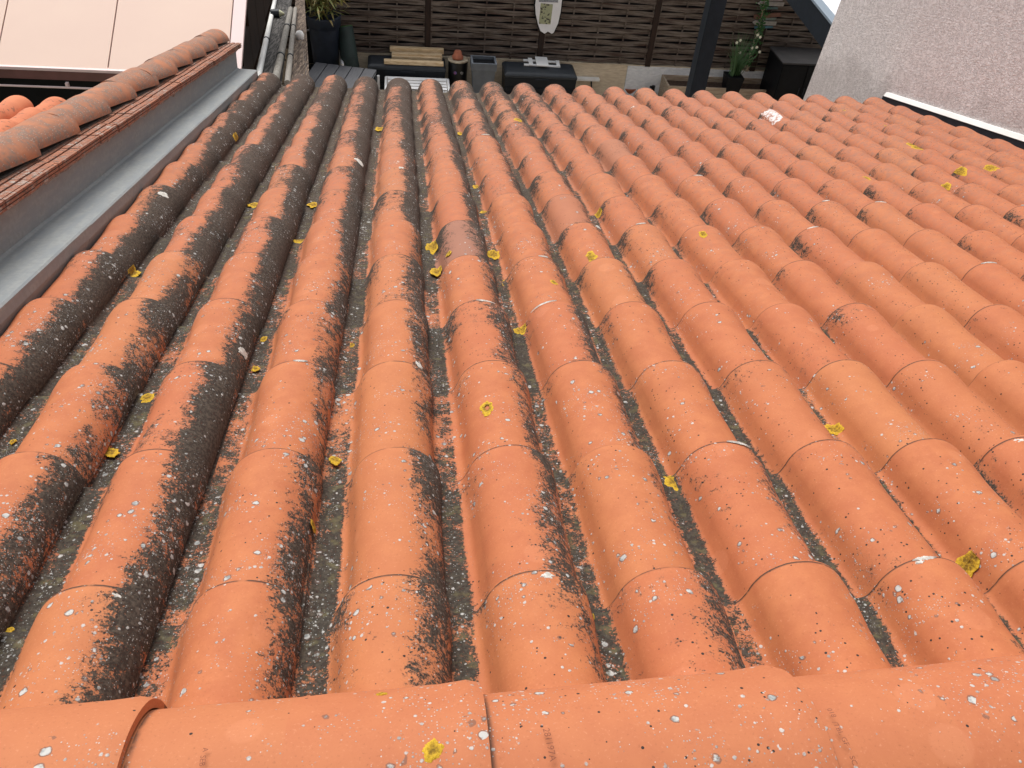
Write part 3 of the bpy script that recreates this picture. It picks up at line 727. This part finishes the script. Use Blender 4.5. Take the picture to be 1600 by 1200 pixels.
# deck boxes
M_DBOX = plain('dark blue-grey plastic', (.008, .012, .018), (.006, .009, .014), 6, .45, spec=.25)
M_LID = plain('grey lid plastic', (.032, .038, .046), (.024, .029, .035), 9, .5, spec=.3)
def deck_box(px0, px1, pyf, pyb, top, label, grp):
    A = place(px0, pyf, top); B = place(px1, pyf+(px1-px0)*.045, top); Cc = place(px0, pyb, top)
    wdt = B.x-A.x; dep = min(max(Cc.y-A.y, .4), FY-.1-A.y); h = top-GZ
    t = empty('deck_box', (A.x, A.y, GZ), label, 'storage box', grp)
    m = MB(); m.hexa([(.03, .03, 0), (wdt-.03, .03, 0), (wdt-.03, dep-.03, 0), (.03, dep-.03, 0), (.008, .008, h-.08), (wdt-.008, .008, h-.08), (wdt-.008, dep-.008, h-.08), (.008, dep-.008, h-.08)])
    for i in range(4): m.box((.02, -.001+.004*i*0, .1+i*.09), (wdt-.02, .012, .108+i*.09))
    m.build('body', M_DBOX, t, .012)
    m = MB(); m.hexa([(0, 0, h-.078), (wdt, 0, h-.078), (wdt, dep, h-.078), (0, dep, h-.078), (.0, .0, h-.03), (wdt, 0, h-.03), (wdt, dep, h-.03), (0, dep, h-.03)])
    m.hexa([(0.004, .004, h-.0295), (wdt-.004, .004, h-.0295), (wdt-.004, dep-.004, h-.0295), (.004, dep-.004, h-.0295), (.05, .05, h), (wdt-.05, .05, h), (wdt-.05, dep-.04, h), (.05, dep-.04, h)])
    m.build('lid', M_LID, t, .012)
    m = MB(); m.box((wdt*.42, -.02, h-.11), (wdt*.60, 0.005, h-.075)); m.build('handle', M_DBOX, t, .006)
    return t, A, wdt, dep, h
t1 = deck_box(574, 697, 101, 82, -4.46, 'black storage box with pale planks stacked on its grey lid', 'storage boxes along the fence')
t2 = deck_box(789, 903, 114, 94, -4.44, 'dark rounded storage box with a white plastic piece on its lid', 'storage boxes along the fence')
# planks on the first box
M_PALE = plain('pale pine', (.78, .61, .39), (.60, .43, .24), 5, .75, stretch=(1.5, 9, 9))
_, A, wdt, dep, h = t1; zt = -4.46
pl = []
for i, (x0, x1, y, r, z) in enumerate([(609, 693, 74, .04, .06), (612, 691, 86, .045, .0), (612, 690, 89, .03, .0), (600, 693, 96, .032, .0)]):
    pa = place(x0, y, zt+r+z); pb = place(x1, y+4, zt+r+z); yy = min(pa.y, FY-.12)
    L = pb.x-pa.x
    o = empty('plank', (pa.x, yy, zt+z), ['pale wooden board, rearmost of the stack on the black storage box', 'pale wooden board with knots in the middle of the stack on the storage box', 'thin pale board lying half hidden in the stack on the storage box', 'longest pale wooden board at the front edge of the storage box lid'][i], 'board', 'pale boards on the storage box')
    m = MB(); m.box((0, -.04, .002), (L, .045, 2*r)); m.build('board', M_PALE, o, .008)
    COL.objects.unlink(o) if False else None
# white plastic piece on the second box
_, A, wdt, dep, h = t2; zt = -4.438; pc = place(846, 100, zt)
wp = empty('plastic_frame', (pc.x, pc.y, zt+.004), 'white plastic slatted frame lying on the lid of the rounded storage box', 'plastic frame', rot=(0, 0, R_(-2)))
M_WPL = plain('white plastic', (.90, .90, .88), None, 8, .4, lo=.7, hi=.9)
m = MB(); m.box((-.30, .05, 0), (.30, .11, .02)); m.box((-.30, -.13, 0), (.30, -.07, .02)); m.box((-.22, -.15, .021), (-.15, .14, .035)); m.box((.24, -.13, .021), (.30, .11, .03)); m.build('rails', M_WPL, wp, .004)
m = MB(); m.box((-.10, -.20, .036), (.10, .16, .055)); m.build('label_plate', M_WPL, wp, .004)
# round bin with terracotta pot on its lid
bz = -4.36; pc = place(716, 92, bz); rb = .165
bn = empty('round_bin', (pc.x, pc.y, GZ), 'black round bin with two small round stickers and a cream lid', 'bin')
hb = bz-GZ
M_GBLK = plain('gloss black', (.010, .010, .011), None, 5, .3); M_CREAM = plain('cream lid', (.46, .40, .29), (.22, .17, .12), 12, .7)
m = MB(); m.lathe((0, 0, 0), [(0, 0), (.14, 0), (.145, .02), (rb-.005, hb-.04), (rb, hb-.02), (rb-.01, hb-.015), (0, hb-.015)]); m.build('body', M_GBLK, bn)
m = MB(); m.lathe((0, 0, hb-.014), [(0, 0), (rb+.004, 0), (rb+.006, .012), (rb-.01, .02), (rb-.03, .014), (0, .012)]); m.build('lid', M_CREAM, bn)
for k, (a, col_) in enumerate(((-.05, (.30, .08, .16)), (.055, (.30, .30, .30)))):
    m = MB(); ang = math.asin(a/.158); c1 = Vector((a, -.158*math.cos(ang), hb-.17)); nn = Vector((math.sin(ang), -math.cos(ang), 0))
    m.tube(c1-nn*.004, c1+nn*.004, .026, n=16); m.build('sticker', plain('sticker', col_, (.06, .10, .30) if k == 0 else (.08, .08, .08), 40, .5), bn)
M_TERRA = plain('terracotta', (.42, .14, .075), (.34, .11, .06), 14, .8)
tp = empty('terracotta_pot', (pc.x-.01, pc.y+.01, bz+.001), 'small upturned terracotta pot standing on the black bin', 'pot')
m = MB(); m.lathe((0, 0, .0), [(0, .0), (.085, 0), (.09, .01), (.09, .04), (.078, .045), (.055, .12), (.05, .125), (0, .125)]); m.build('pot', M_TERRA, tp)
# square grey planter
pz = -4.28; a = place(737, 99, pz); b = place(777, 101, pz); W2 = b.x-a.x; dp = min(.34, FY-.05-a.y); hp = pz-GZ
M_GPL = plain('slate grey planter', (.13, .15, .175), (.105, .122, .145), 7, .55)
gp = empty('square_planter', (a.x, a.y, GZ), 'tall empty slate grey square planter beside the black bin', 'planter')
m = MB(); k = .07
m.hexa([(k, k, 0), (W2-k, k, 0), (W2-k, dp-k, 0), (k, dp-k, 0), (.012, .012, hp-.06), (W2-.012, .012, hp-.06), (W2-.012, dp-.012, hp-.06), (.012, dp-.012, hp-.06)]); m.build('body', M_GPL, gp, .004)
m = MB(); r = .03
for q in (((0, 0), (W2, r)), ((0, dp-r), (W2, dp)), ((0, r+.001), (r, dp-r-.001)), ((W2-r, r+.001), (W2, dp-r-.001))): m.box((*q[0], hp-.12), (*q[1], hp))
m.build('rim', M_GPL, gp, .003)
m = MB(); m.box((.02, .02, hp-.055), (W2-.02, dp-.02, hp-.05)); m.build('inner_floor', M_BLK, gp)
# board sign on the fence
M_SIGNW = plain('white painted board', (.88, .89, .91), (.80, .81, .84), 7, .4, lo=.3, hi=.7)
yb = FY-.07; c0 = atY(857, 52, yb)
bs = empty('swallowtail_board', (c0.x, yb, c0.z), 'white swallow-tailed board with a small printed picture hung on the fence', 'wall board')
wpx = [( -20, 0), (-21, -8), (-20, -22), (-17, -36), (-13, -48), (-6, -52.5), (-1, -49), (5, -52.5), (8, -51), (15, -36), (19, -18), (21, 0)]
up_ = [(atY(857+a, -b*1.0, yb).x-c0.x, atY(857+a, -b, yb).z-c0.z) for a, b in wpx]
ztop = up_[0][1]; topc = [(x, ztop+(.28-abs(x)*.4)) for x in (.17, .10, 0, -.10, -.17)]
ol = up_ + [(up_[-1][0]*.97, ztop+.14)] + topc + [(up_[0][0]*.97, ztop+.14)]
def plate(ol, y0, y1, name, mat, par, bev=.004):
    m = MB(); n = len(ol); m.add([(x, y0, z) for x, z in ol]+[(x, y1, z) for x, z in ol], [tuple(range(n)), tuple(range(n, 2*n))[::-1]]+[(i, (i+1) % n, n+(i+1) % n, n+i) for i in range(n)])
    return m.build(name, mat, par, bev)
cxm = sum(x for x, z in ol)/len(ol); czm = sum(z for x, z in ol)/len(ol)
plate([(cxm+(x-cxm)*1.09, czm+(z-czm)*1.025) for x, z in ol], .0, .02, 'backing', M_BLK, bs)
plate(ol, -.012, -.001, 'face', M_SIGNW, bs)
npic = NB('faded print'); P = npic.coord(); f = npic.noise(P, 26, 3, .5); M_PIC = npic.done(npic.mix(npic.step(f, .55, .62), (.38, .40, .25), (.06, .055, .045)), .6)
def q2(px, py): p = atY(px, py, yb-.016); return (p.x-c0.x, p.z-c0.z)
plate([q2(842, 37), q2(860, 38), q2(864, 7), q2(845, 5)], -.018, -.0125, 'picture', M_PIC, bs, 0)
M_GTXT = plain('grey print', (.16, .17, .20), (.36, .38, .42), 60, .6)
plate([q2(842, 3), q2(872, 4), q2(872, -1), q2(842, -2)], -.018, -.0125, 'printed_band', M_GTXT, bs, 0)
# pipe ledge, saucer, peg
lg = empty('wall_ledge', (0, FY-.03, 0), 'short pale ledge fixed to the beige low wall right of the storage box', 'ledge')
a = atY(905, 122, FY-.06); b = atY(936, 123, FY-.06); m = MB(); m.box((a.x-.06, -.10, a.z-.02), (b.x, .0, a.z+.02)); m.build('shelf', M_STRIP, lg, .004)
m = MB(); m.tube((b.x-.13, -.02, a.z-.02), (b.x-.10, -.02, a.z-.2), .012); m.tube((b.x-.10, -.02, a.z-.2), (b.x+.02, -.04, a.z-.34), .012); m.build('cable', M_LID, lg)
b = atZ(983, 137, GZ+.12)
ts = empty('terracotta_bowl', (b.x, b.y, GZ), 'wide terracotta bowl filled with pebbles against the beige wall', 'bowl')
m = MB(); m.lathe((0, 0, 0), [(0, 0), (.09, 0), (.14, .12), (.148, .125), (.148, .145), (.13, .145), (.125, .11), (0, .105)]); m.build('bowl', M_TERRA, ts)
m = MB()
for i in range(40):
    t, r = rnd.uniform(0, 6.28), .115*math.sqrt(rnd.random()); x, y = r*math.cos(t), r*math.sin(t); s_ = rnd.uniform(.010, .02)
    m.lathe((x, y, .10), [(0, -s_), (s_, 0), (s_*.6, s_*.7), (0, s_*.9)], 8)
m.build('pebbles', plain('pebbles', (.5, .48, .45), (.03, .03, .03), 40, .7, lo=.48, hi=.52), ts)['kind'] = 'stuff'
b = atY(1018, 150, FY-.25)
pg = empty('black_pipe', (b.x, FY-.25, GZ), 'short upright black pipe stub in front of the white plaster wall', 'pipe')
m = MB(); tz = atY(1018, 134, FY-.25).z-GZ; m.tube((0, 0, 0), (0, 0, tz), .032); m.tube((-.03, 0, tz*.93), (-.06, 0, tz*.93), .02); m.build('pipe', M_BLK, pg)
# wooden raised bed
M_BEDW = plain('weathered oak boards', (.48, .39, .29), (.32, .24, .17), 4, .85, stretch=(1, 6, 10))
z_ = -4.62; a = place(1040, 126, z_)
rbx = empty('raised_bed', (a.x, FY-.52, GZ), 'long low wooden raised bed against the white plaster wall', 'raised bed')
m = MB(); hh_ = z_-GZ
for i in range(4): m.box((0, 0, i*hh_/4+.003), (2.5, .03, (i+1)*hh_/4-.003)); m.box((0, .46, i*hh_/4+.003), (2.5, .49, (i+1)*hh_/4-.003)); m.box((0, .031, i*hh_/4+.003), (.03, .459, (i+1)*hh_/4-.003)); m.box((2.47, .031, i*hh_/4+.003), (2.5, .459, (i+1)*hh_/4-.003))
m.build('boards', M_BEDW, rbx, .003)
m = MB(); m.box((.031, .031, 0), (2.469, .459, hh_-.09))
m.build('soil', plain('bark soil', (.10, .06, .04), (.04, .025, .018), 40, .95, bump=.01), rbx)
# potted flowering plant
pz = GZ+.62; pc = place(1147, 117, pz)
fp = empty('potted_bulbs', (pc.x, pc.y-.0, GZ), 'tall black square pot with long green leaves and small white flowers', 'potted plant')
m = MB(); m.hexa([(-.10, -.10, .2), (.10, -.10, .2), (.10, .10, .2), (-.10, .10, .2), (-.145, -.145, .62), (.145, -.145, .62), (.145, .145, .62), (-.145, .145, .62)])
m.box((-.09, -.09, 0), (.09, .09, .199)); m.build('pot', M_BLK, fp, .006)
M_LEAF = plain('bulb leaves', (.07, .15, .055), (.10, .19, .09), 10, .5); m = MB()
for i in range(90):
    t = rnd.uniform(0, 6.28); r0 = rnd.uniform(0, .09); L = rnd.uniform(.45, .85); out = rnd.uniform(.04, .26)*(2 if i % 15 == 0 else 1); p0 = Vector((r0*math.cos(t), r0*math.sin(t), .6)); dr = Vector((math.cos(t), math.sin(t), 0)); sd = Vector((-math.sin(t+.7), math.cos(t+.7), 0))*.008
    vs = []
    for k in range(6):
        u = k/5; p = p0+dr*(out*u*u)+Vector((0, 0, L*(u-.28*u*u*(out/.26)))); w = 1-u*.85; vs += [p-sd*w, p+sd*w]
    m.add(vs, [(k*2, k*2+1, k*2+3, k*2+2) for k in range(5)], True)
m.build('leaves', M_LEAF, fp, fix=False)
m = MB(); M_FLW = plain('white petals', (.80, .80, .66), None, 9, .6, lo=.7, hi=.9)
fl_ = [(-.02, .0, .98), (.03, .0, 1.02), (.10, .05, .80), (.30, .0, 1.12), (.36, .02, 1.08), (.27, .02, .90), (.34, 0, .92), (.42, .02, .84)]
for x, y, z in fl_:
    m = MB()
    for k in range(6):
        t = k*math.pi/3; c1 = Vector((x-.08, y, z+.18)); e = c1+Vector((math.cos(t)*.03, -.012, math.sin(t)*.03)); n1_ = Vector((-math.sin(t), 0, math.cos(t)))*.011
        m.add([c1, (c1+e)/2+n1_, e, (c1+e)/2-n1_], [(0, 1, 2, 3)])
    m.build('flower', M_FLW, fp, fix=False)
m = MB()
for x, y, z in fl_: m.tube((x*.3-.02, 0, .6), (x-.08, y+.004, z+.178), .004, n=5)
m.build('stems', M_LEAF, fp)
# direction signs with a climbing plant
sx = atY(1186, 40, FY-.06)
sg = empty('arrow_sign_post', (sx.x, FY-.06, WZ), 'stack of small painted driftwood arrow signs on a thin post against the fence', 'sign')
m = MB(); m.box((-.02, .0, 0), (.02, .03, 2.6)); m.build('post', M_BEDW, sg)
def sarrow(pts, col_, nm='sign_plank', k=0):
    ol = [(atY(px, py, FY-.09).x-sx.x, atY(px, py, FY-.09).z-WZ) for px, py in pts]
    plate(ol, -.03+.004*k, -.012+.004*k, nm, plain('painted plank', col_, tuple(c*.7 for c in col_), 12, .8), sg, .003)
sarrow([(1178, 30), (1178, 23), (1220, 20), (1221, 26)], (.20, .10, .075))
sarrow([(1190, 32), (1190, 28), (1214, 28), (1211, 32)], (.19, .23, .21), k=1)
sarrow([(1176, 35), (1180, 32), (1214, 34), (1212, 40), (1180, 39)], (.42, .40, .37))
sarrow([(1179, 45), (1179, 41), (1208, 41), (1208, 44)], (.09, .20, .26), k=1)
sarrow([(1184, 6), (1189, 2), (1226, 4), (1224, 10), (1189, 9)], (.40, .38, .37))
sarrow([(1196, 15), (1196, 11), (1215, 11), (1216, 15)], (.10, .16, .17), k=1)
sarrow([(1200, 2), (1200, -4), (1222, -4), (1223, 2)], (.42, .36, .36), k=1)
M_IVY = plain('ivy leaves', (.035, .13, .025), (.02, .075, .018), 12, .5)
iv = empty('climbing_ivy', (sx.x, FY-.10, WZ), 'bright green climber trailing up the arrow signs', 'climbing plant'); m = MB()
for i in range(900):
    u = rnd.random(); z = .15+2.6*u; cx = -.02+.13*(u-.5)+.06*math.sin(u*9); x = cx+rnd.gauss(0, .045+.03*(u > .55)); y = -.03-rnd.random()*.07; s_ = rnd.uniform(.014, .03)
    if u > .62 and rnd.random() < .4: x += rnd.uniform(0, .35)
    n1_ = Vector((rnd.uniform(-1, 1), rnd.uniform(-1.5, -.2), rnd.uniform(-.4, 1))).normalized(); a1 = n1_.orthogonal().normalized(); b1 = n1_.cross(a1); c1 = Vector((x, y, z))
    m.add([c1-a1*s_, c1-b1*s_*.6, c1+a1*s_, c1+b1*s_*.6], [(0, 1, 2, 3)])
m.build('leaves', M_IVY, iv, fix=False); m = MB()
for i in range(12): m.tube((-.02+.13*(i/12-.5)+.06*math.sin(i/12*9), -.04, .1+.22*i), (-.02+.13*((i+1)/12-.5)+.06*math.sin((i+1)/12*9), -.04, .1+.22*(i+1)), .007, n=6)
m.build('stem', M_BEDW, iv)
# black garden cupboard
z_ = -4.0; a = place(1224, 98, z_); b = place(1273, 99, z_); c_ = place(1211, 76, z_)
cb = empty('garden_cupboard', (a.x, a.y, GZ), 'matt black garden cupboard standing beside the rendered wall', 'cupboard')
hc = z_-GZ; wc = max(.9, b.x-a.x+.3); dc = min(.7, FY-.06-a.y)
m = MB(); m.box((.02, .02, 0), (wc-.02, dc-.02, hc-.03)); m.build('body', M_BLK, cb, .005)
m = MB(); m.box((0, 0, hc-.028), (wc, dc, hc)); m.build('top', plain('dusty dark top', (.045, .043, .046), (.033, .032, .034), 7, .6), cb, .005)
for k in range(2):
    m = MB(); m.box((.03+k*(wc/2-.02), .004, .04), (wc/2-.01+k*(wc/2-.02), .018, hc-.05)); dr_ = m.build('door', M_BLK, cb, .003)
    m = MB(); m.box((wc/2-.05+k*.09, -.012, hc*.5), (wc/2-.04+k*.09, .003, hc*.5+.12)); m.build('handle', M_LID, dr_)
# pergola: post, fascia beam, white roof sheet
pgl = empty('pergola', (0, 0, 0), 'anthracite metal pergola with slim post, deep edge beam and white roof sheet', 'pergola')
Y6 = 7.2; a = atY(1102, 75, Y6); m = MB(); m.box((a.x-.075, Y6-.075, GZ), (a.x+.075, Y6+.075, -.95)); m.build('post', M_DKMET, pgl, .006)
zb = -2.55; p1 = atZ(1280, 70, zb); p0 = atZ(1228, 0, zb); dv = (p0-p1).normalized()
nv_ = Vector((dv.y, -dv.x, 0))
def on_plane(px, py):
    d = ray(px, py); t = (p1-EYE).dot(nv_)/d.dot(nv_); return EYE+d*t
ti = on_plane(1296, 35).z; to = ti+.10
A_ = p1-dv*.75; B_ = p1+dv*4.0; th = nv_*.05
if nv_.x < 0: th = -th
def prism(z0, z1, off0, off1):
    return [Vector((A_.x, A_.y, z0))+th*off0, Vector((A_.x, A_.y, z0))+th*off1, Vector((B_.x, B_.y, z0))+th*off1, Vector((B_.x, B_.y, z0))+th*off0,
            Vector((A_.x, A_.y, z1))+th*off0, Vector((A_.x, A_.y, z1))+th*off1, Vector((B_.x, B_.y, z1))+th*off1, Vector((B_.x, B_.y, z1))+th*off0]
m = MB(); m.hexa(prism(zb, ti, 0, 1)); m.build('edge_beam', M_DKMET, pgl, .004)
m = MB(); m.hexa(prism(ti+.001, ti+.035, -.25, 2.2)); m.build('edge_trim', plain('light grey trim', (.20, .25, .30), None, 4, .4, lo=.6, hi=.9), pgl, .004)
m = MB(); m.hexa(prism(ti-.02, ti+.02, 2.3, 60)); m.build('roof_sheet', plain('white roof sheet', (.85, .86, .88), None, 3, .4, lo=.7, hi=.95), pgl, .0)

# ---------------------------------------------------------------- left end of the yard
# big planter with leafy shrub
z_ = -3.75; pc = place(505, 22, z_)
M_NAVY = plain('navy planter plastic', (.020, .030, .052), (.013, .020, .036), 6, .5)
bp = empty('large_planter', (pc.x, pc.y, GZ), 'large dark navy round planter with a leafy yellow-green shrub', 'potted plant')
hb = z_-GZ; rr = .25; 
m = MB(); m.lathe((0, 0, 0), [(0, .18), (rr*.72, .18), (rr*.93, hb-.18), (rr*.95, hb-.17), (rr*1.03, hb-.165), (rr*1.06, hb-.02), (rr*1.08, hb), (rr*.98, hb), (rr*.96, hb-.08), (0, hb-.08)], 36); m.build('pot', M_NAVY, bp)
m = MB(); m.lathe((0, 0, 0), [(0, 0), (rr*.95, 0), (rr*1.0, .10), (rr*.9, .13), (rr*.6, .178), (0, .179)], 36); m.build('base', M_BLK, bp)
m = MB(); M_SHR = plain('yellow-green leaves', (.16, .19, .045), (.28, .21, .06), 9, .55, lo=.45, hi=.55)
for i in range(420):
    t = rnd.uniform(0, 6.28); e = rnd.uniform(.1, 1.4); L = rnd.uniform(.16, .34); base = Vector((rnd.gauss(0, .12), rnd.gauss(0, .12), hb+rnd.uniform(-.02, .5)))
    dr = Vector((math.cos(t)*math.cos(e), math.sin(t)*math.cos(e), math.sin(e)-.25)); sd = dr.cross(Vector((0, 0, 1))).normalized()*.017
    p1_ = base+dr*L*.5; p2_ = base+dr*L+Vector((0, 0, -L*.25)); m.add([base, p1_-sd, p2_, p1_+sd], [(0, 1, 2, 3)])
m.build('leaves', M_SHR, bp, fix=False)
m = MB(); m.tube((0, 0, hb-.1), (.02, .01, hb+.45), .02, .01); m.tube((0, 0, hb-.1), (-.08, .05, hb+.4), .015, .008); m.build('stem', M_POST, bp)
# rolled artificial turf
r0 = atY(537, 42, FY-.35); r1 = atY(556, 112, FY-.75)
M_TURFB = plain('dark green turf backing', (.016, .030, .026), (.011, .020, .018), 8, .7); M_TURF = plain('green turf edge', (.03, .12, .02), (.015, .06, .012), 60, .9, bump=.01)
tr = empty('turf_roll', (r1.x, r1.y, GZ), 'rolled up dark green artificial turf leaning beside the navy planter', 'turf roll')
b0 = Vector((0, 0, .02)); t0 = r0-Vector((r1.x, r1.y, GZ)); ax = (t0-b0).normalized(); xa = ax.orthogonal().normalized(); ya = ax.cross(xa)
def spiral(r_in, r_out, turns, n=90): return [((r_in+(r_out-r_in)*i/n)*math.cos(i/n*turns*6.283), (r_in+(r_out-r_in)*i/n)*math.sin(i/n*turns*6.283)) for i in range(n+1)]
sp1 = spiral(.03, .15, 4.2); m = MB(); n = len(sp1)
m.add([b0+xa*a+ya*b for a, b in sp1]+[t0+xa*a+ya*b for a, b in sp1], [(i, i+1, n+i+1, n+i) for i in range(n-1)], True); o = m.build('backing', M_TURFB, tr, fix=False); md = o.modifiers.new('s', 'SOLIDIFY'); md.thickness = .008
m = MB(); sp2 = [(a*.96, b*.96) for a, b in sp1]; t1_ = t0+ax*.012
m.add([b0+ax*.02+xa*a+ya*b for a, b in sp2]+[t1_+xa*a+ya*b for a, b in sp2], [(i, i+1, n+i+1, n+i) for i in range(n-1)], True); o = m.build('pile', M_TURF, tr, fix=False); md = o.modifiers.new('s', 'SOLIDIFY'); md.thickness = .014
# grey plank table
z_ = GZ+.74; q = [place(493, 97, z_), place(589, 109, z_)]; dvx = (q[1]-q[0]); Wt = dvx.length; ang = math.atan2(dvx.y, dvx.x)
M_SLATE = plain('slate grey planks', (.085, .088, .098), (.065, .067, .076), 6, .6, stretch=(9, 1, 9))
tb = empty('plank_table', (q[0].x, q[0].y, GZ), 'dark grey garden table with wide planks and pale joints', 'table', rot=(0, 0, ang))
for i in range(5):
    m = MB(); m.box((i*Wt/5+.006, -1.25, .71), ((i+1)*Wt/5-.006, 0, .74)); m.build('top_plank', M_SLATE, tb, .003)
m = MB(); m.box((.01, -1.24, .69), (Wt-.01, -.01, .705)); m.build('frame', plain('pale aluminium', (.45, .46, .48), None, 5, .4, .6), tb)
for x, y in ((.04, -.05), (Wt-.04, -.05), (.04, -1.2), (Wt-.04, -1.2)):
    m = MB(); m.box((x-.025, y-.025, 0), (x+.025, y+.025, .689)); m.build('leg', M_DKMET, tb)
# silver framed chairs around it
M_SILV = plain('brushed aluminium', (.82, .83, .84), (.72, .73, .74), 10, .4, 0.)
def chair(x, y, rz, label, wdt=.56):
    t = empty('garden_chair', (x, y, GZ), label, 'chair', 'aluminium garden chairs', rot=(0, 0, rz))
    for s_ in (-1, 1):
        m = MB(); X = s_*wdt/2
        m.tube((X, -.25, 0), (X, -.25, .63), .014); m.tube((X, .25, 0), (X, .25, .63), .014); m.tube((X, -.29, .64), (X, .27, .64), .018); m.build('arm_frame', M_SILV, t)
    m = MB(); m.box((-wdt/2+.02, -.25, .42), (wdt/2-.02, .25, .445)); m.build('seat', M_BLK, t, .006)
    m = MB(); m.hexa([(-wdt/2+.03, .24, .45), (wdt/2-.03, .24, .45), (wdt/2-.03, .26, .45), (-wdt/2+.03, .26, .45), (-wdt/2+.03, .36, .92), (wdt/2-.03, .36, .92), (wdt/2-.03, .38, .92), (-wdt/2+.03, .38, .92)]); m.build('backrest', M_BLK, t, .004)
    m = MB(); m.tube((-wdt/2+.01, .372, .93), (wdt/2-.01, .372, .93), .016); m.build('top_rail', M_SILV, t)
# aluminium lounger in front of the first box
la = place(603, 121, GZ+.42); lb = place(700, 126, GZ+.42)
lo_ = empty('aluminium_bench', (la.x, la.y, GZ), 'low silver tube bench in front of the plank-topped storage box', 'bench'); Wl = lb.x-la.x
m = MB(); m.tube((0, 0, .42), (Wl, 0, .42), .02); m.tube((0, -.5, .42), (Wl, -.5, .42), .02); m.tube((0, -.5, .42), (0, 0, .42), .02); m.tube((Wl, -.5, .42), (Wl, 0, .42), .02); m.build('frame', M_SILV, lo_)
m = MB()
for i in range(4): m.box((.03, -.10-.11*i, .425), (Wl-.03, -.02-.11*i, .44))
m.build('slats', M_SILV, lo_, .004)
for x, y in ((.02, -.02), (Wl-.02, -.02), (.02, -.48), (Wl-.02, -.48)):
    m = MB(); m.tube((x, y, 0), (x, y, .41), .018); m.build('leg', M_SILV, lo_)
m = MB(); pq = place(591, 118, GZ+.50)-Vector(lo_.location); m.tube((pq.x, pq.y, 0), (pq.x, pq.y, .50), .022); m.build('end_post', M_SILV, lo_)
cb_ = place(531, 98, GZ+.66); chair(cb_.x-.27, cb_.y+.22, R_(8), 'aluminium chair with black seat behind the grey table')
# reed canopies and poles on the far left of the yard
M_REED = plain('grey weathered reeds', (.165, .155, .145), (.03, .028, .026), 12, .9, stretch=(7, .25, 1), lo=.40, hi=.56); M_REEDB = plain('brown split reeds', (.28, .21, .155), (.06, .04, .03), 12, .9, stretch=(7, .25, 1), lo=.38, hi=.60)
SL = -.233
def slope_pt(px, py, x_ref):                      # point on the sloping mat plane through a reference height
    o_ = EYE; d = ray(px, py); zr, yr = -2.1, 7.0; s_ = SL
    t = (zr + s_*(o_.y-yr) - o_.z)/(d.z - s_*d.y); return o_+d*t
def mat(name, label, px4, mt, n=26):
    a, b, c, d = [slope_pt(*p, 0) for p in px4]   # far-left, far-right, near-right, near-left
    t = empty(name, tuple(a), label, 'reed mat', 'reed mats beside the canopy'); 
    m = MB(); 
    for i in range(n):
        u0, u1 = i/n, (i+.82)/n; h_ = rnd.uniform(0, .012)
        p = [a.lerp(b, u0), a.lerp(b, u1), d.lerp(c, u1), d.lerp(c, u0)]; q = [p[0], p[1], p[2], p[3]]
        lo4 = [v-a+Vector((0, 0, -.008+h_)) for v in (q[3], q[2], q[1], q[0])]; hi4 = [v+Vector((0, 0, .012)) for v in lo4]; m.hexa(lo4+hi4)
    m.build('reeds', mt, t)
    dn = Vector((0, 0, -.03))
    for u in (.15, .5, .85):
        p, q = a.lerp(d, u)-a+dn, b.lerp(c, u)-a+dn; m = MB(); m.tube(p, q, .012, n=6); m.build('cross_wire', M_BLK, t)
    return t
mat('reed_mat', 'grey weathered reed mat between the white pole and the bamboo cane', ((432, -30), (460, -30), (440, 135), (404, 135)), M_REED, 16)
mat('reed_mat', 'brown split reed mat nearest the navy planter', ((464, -30), (474, -30), (485, 140), (452, 140)), M_REEDB, 12)
def pole(name, label, cat, pa_, pb_, r, mt, lift=.05):
    a, b = slope_pt(*pa_, 0)+Vector((0, 0, lift)), slope_pt(*pb_, 0)+Vector((0, 0, lift)); t = empty(name, tuple(a), label, cat)
    m = MB(); m.tube((0, 0, 0), b-a, r, n=14); m.build('pole', mt, t); 
    for u in (.35, .75):
        p = (b-a)*u; e = (b-a).normalized()*.02; m = MB(); m.tube(p-e, p+e, r*1.25, n=14); m.build('clip', M_LID, t)
    return t
pole('white_pole', 'long white painted pole along the left edge of the grey reed mat', 'pole', (437, -30), (401, 140), .026, M_STRIP, .03)
pole('bamboo_cane', 'thick grey bamboo cane lying over the reed mats', 'cane', (455, 22), (431, 140), .030, plain('grey bamboo', (.27, .25, .22), (.18, .165, .14), 5, .7, stretch=(9, .6, 9)), .06)
pole('timber_rail', 'flat pale grey timber rail along the brown reed mat', 'rail', (462, 20), (450, 140), .024, plain('pale timber', (.30, .275, .24), (.22, .20, .175), 5, .8, stretch=(9, .6, 9)), .05)
lp = slope_pt(436, 29, 0)
la_ = empty('string_lamp', tuple(lp+Vector((0, 0, .06))), 'small dark lamp head with pale lens clipped to the white pole', 'lamp', rot=(0, 0, 0))
m = MB(); m.tube((-.09, 0, 0), (.01, 0, 0), .045, .05); m.build('housing', M_LID, la_); m = MB(); m.tube((.011, 0, 0), (.07, 0, 0), .045, .008); m.build('lens', plain('pale lens', (.75, .75, .5), None, 4, .3), la_)
lp = slope_pt(469, 63, 0)
lb_ = empty('glass_bulb', tuple(lp+Vector((0, 0, .04))), 'small white pear-shaped garden bulb lying on the brown reed mat', 'bulb')
m = MB(); m.lathe((0, 0, 0), [(0, .06), (.03, .05), (.045, .02), (.04, -.02), (.015, -.07), (0, -.10)]); m.build('bulb', M_WPL, lb_)
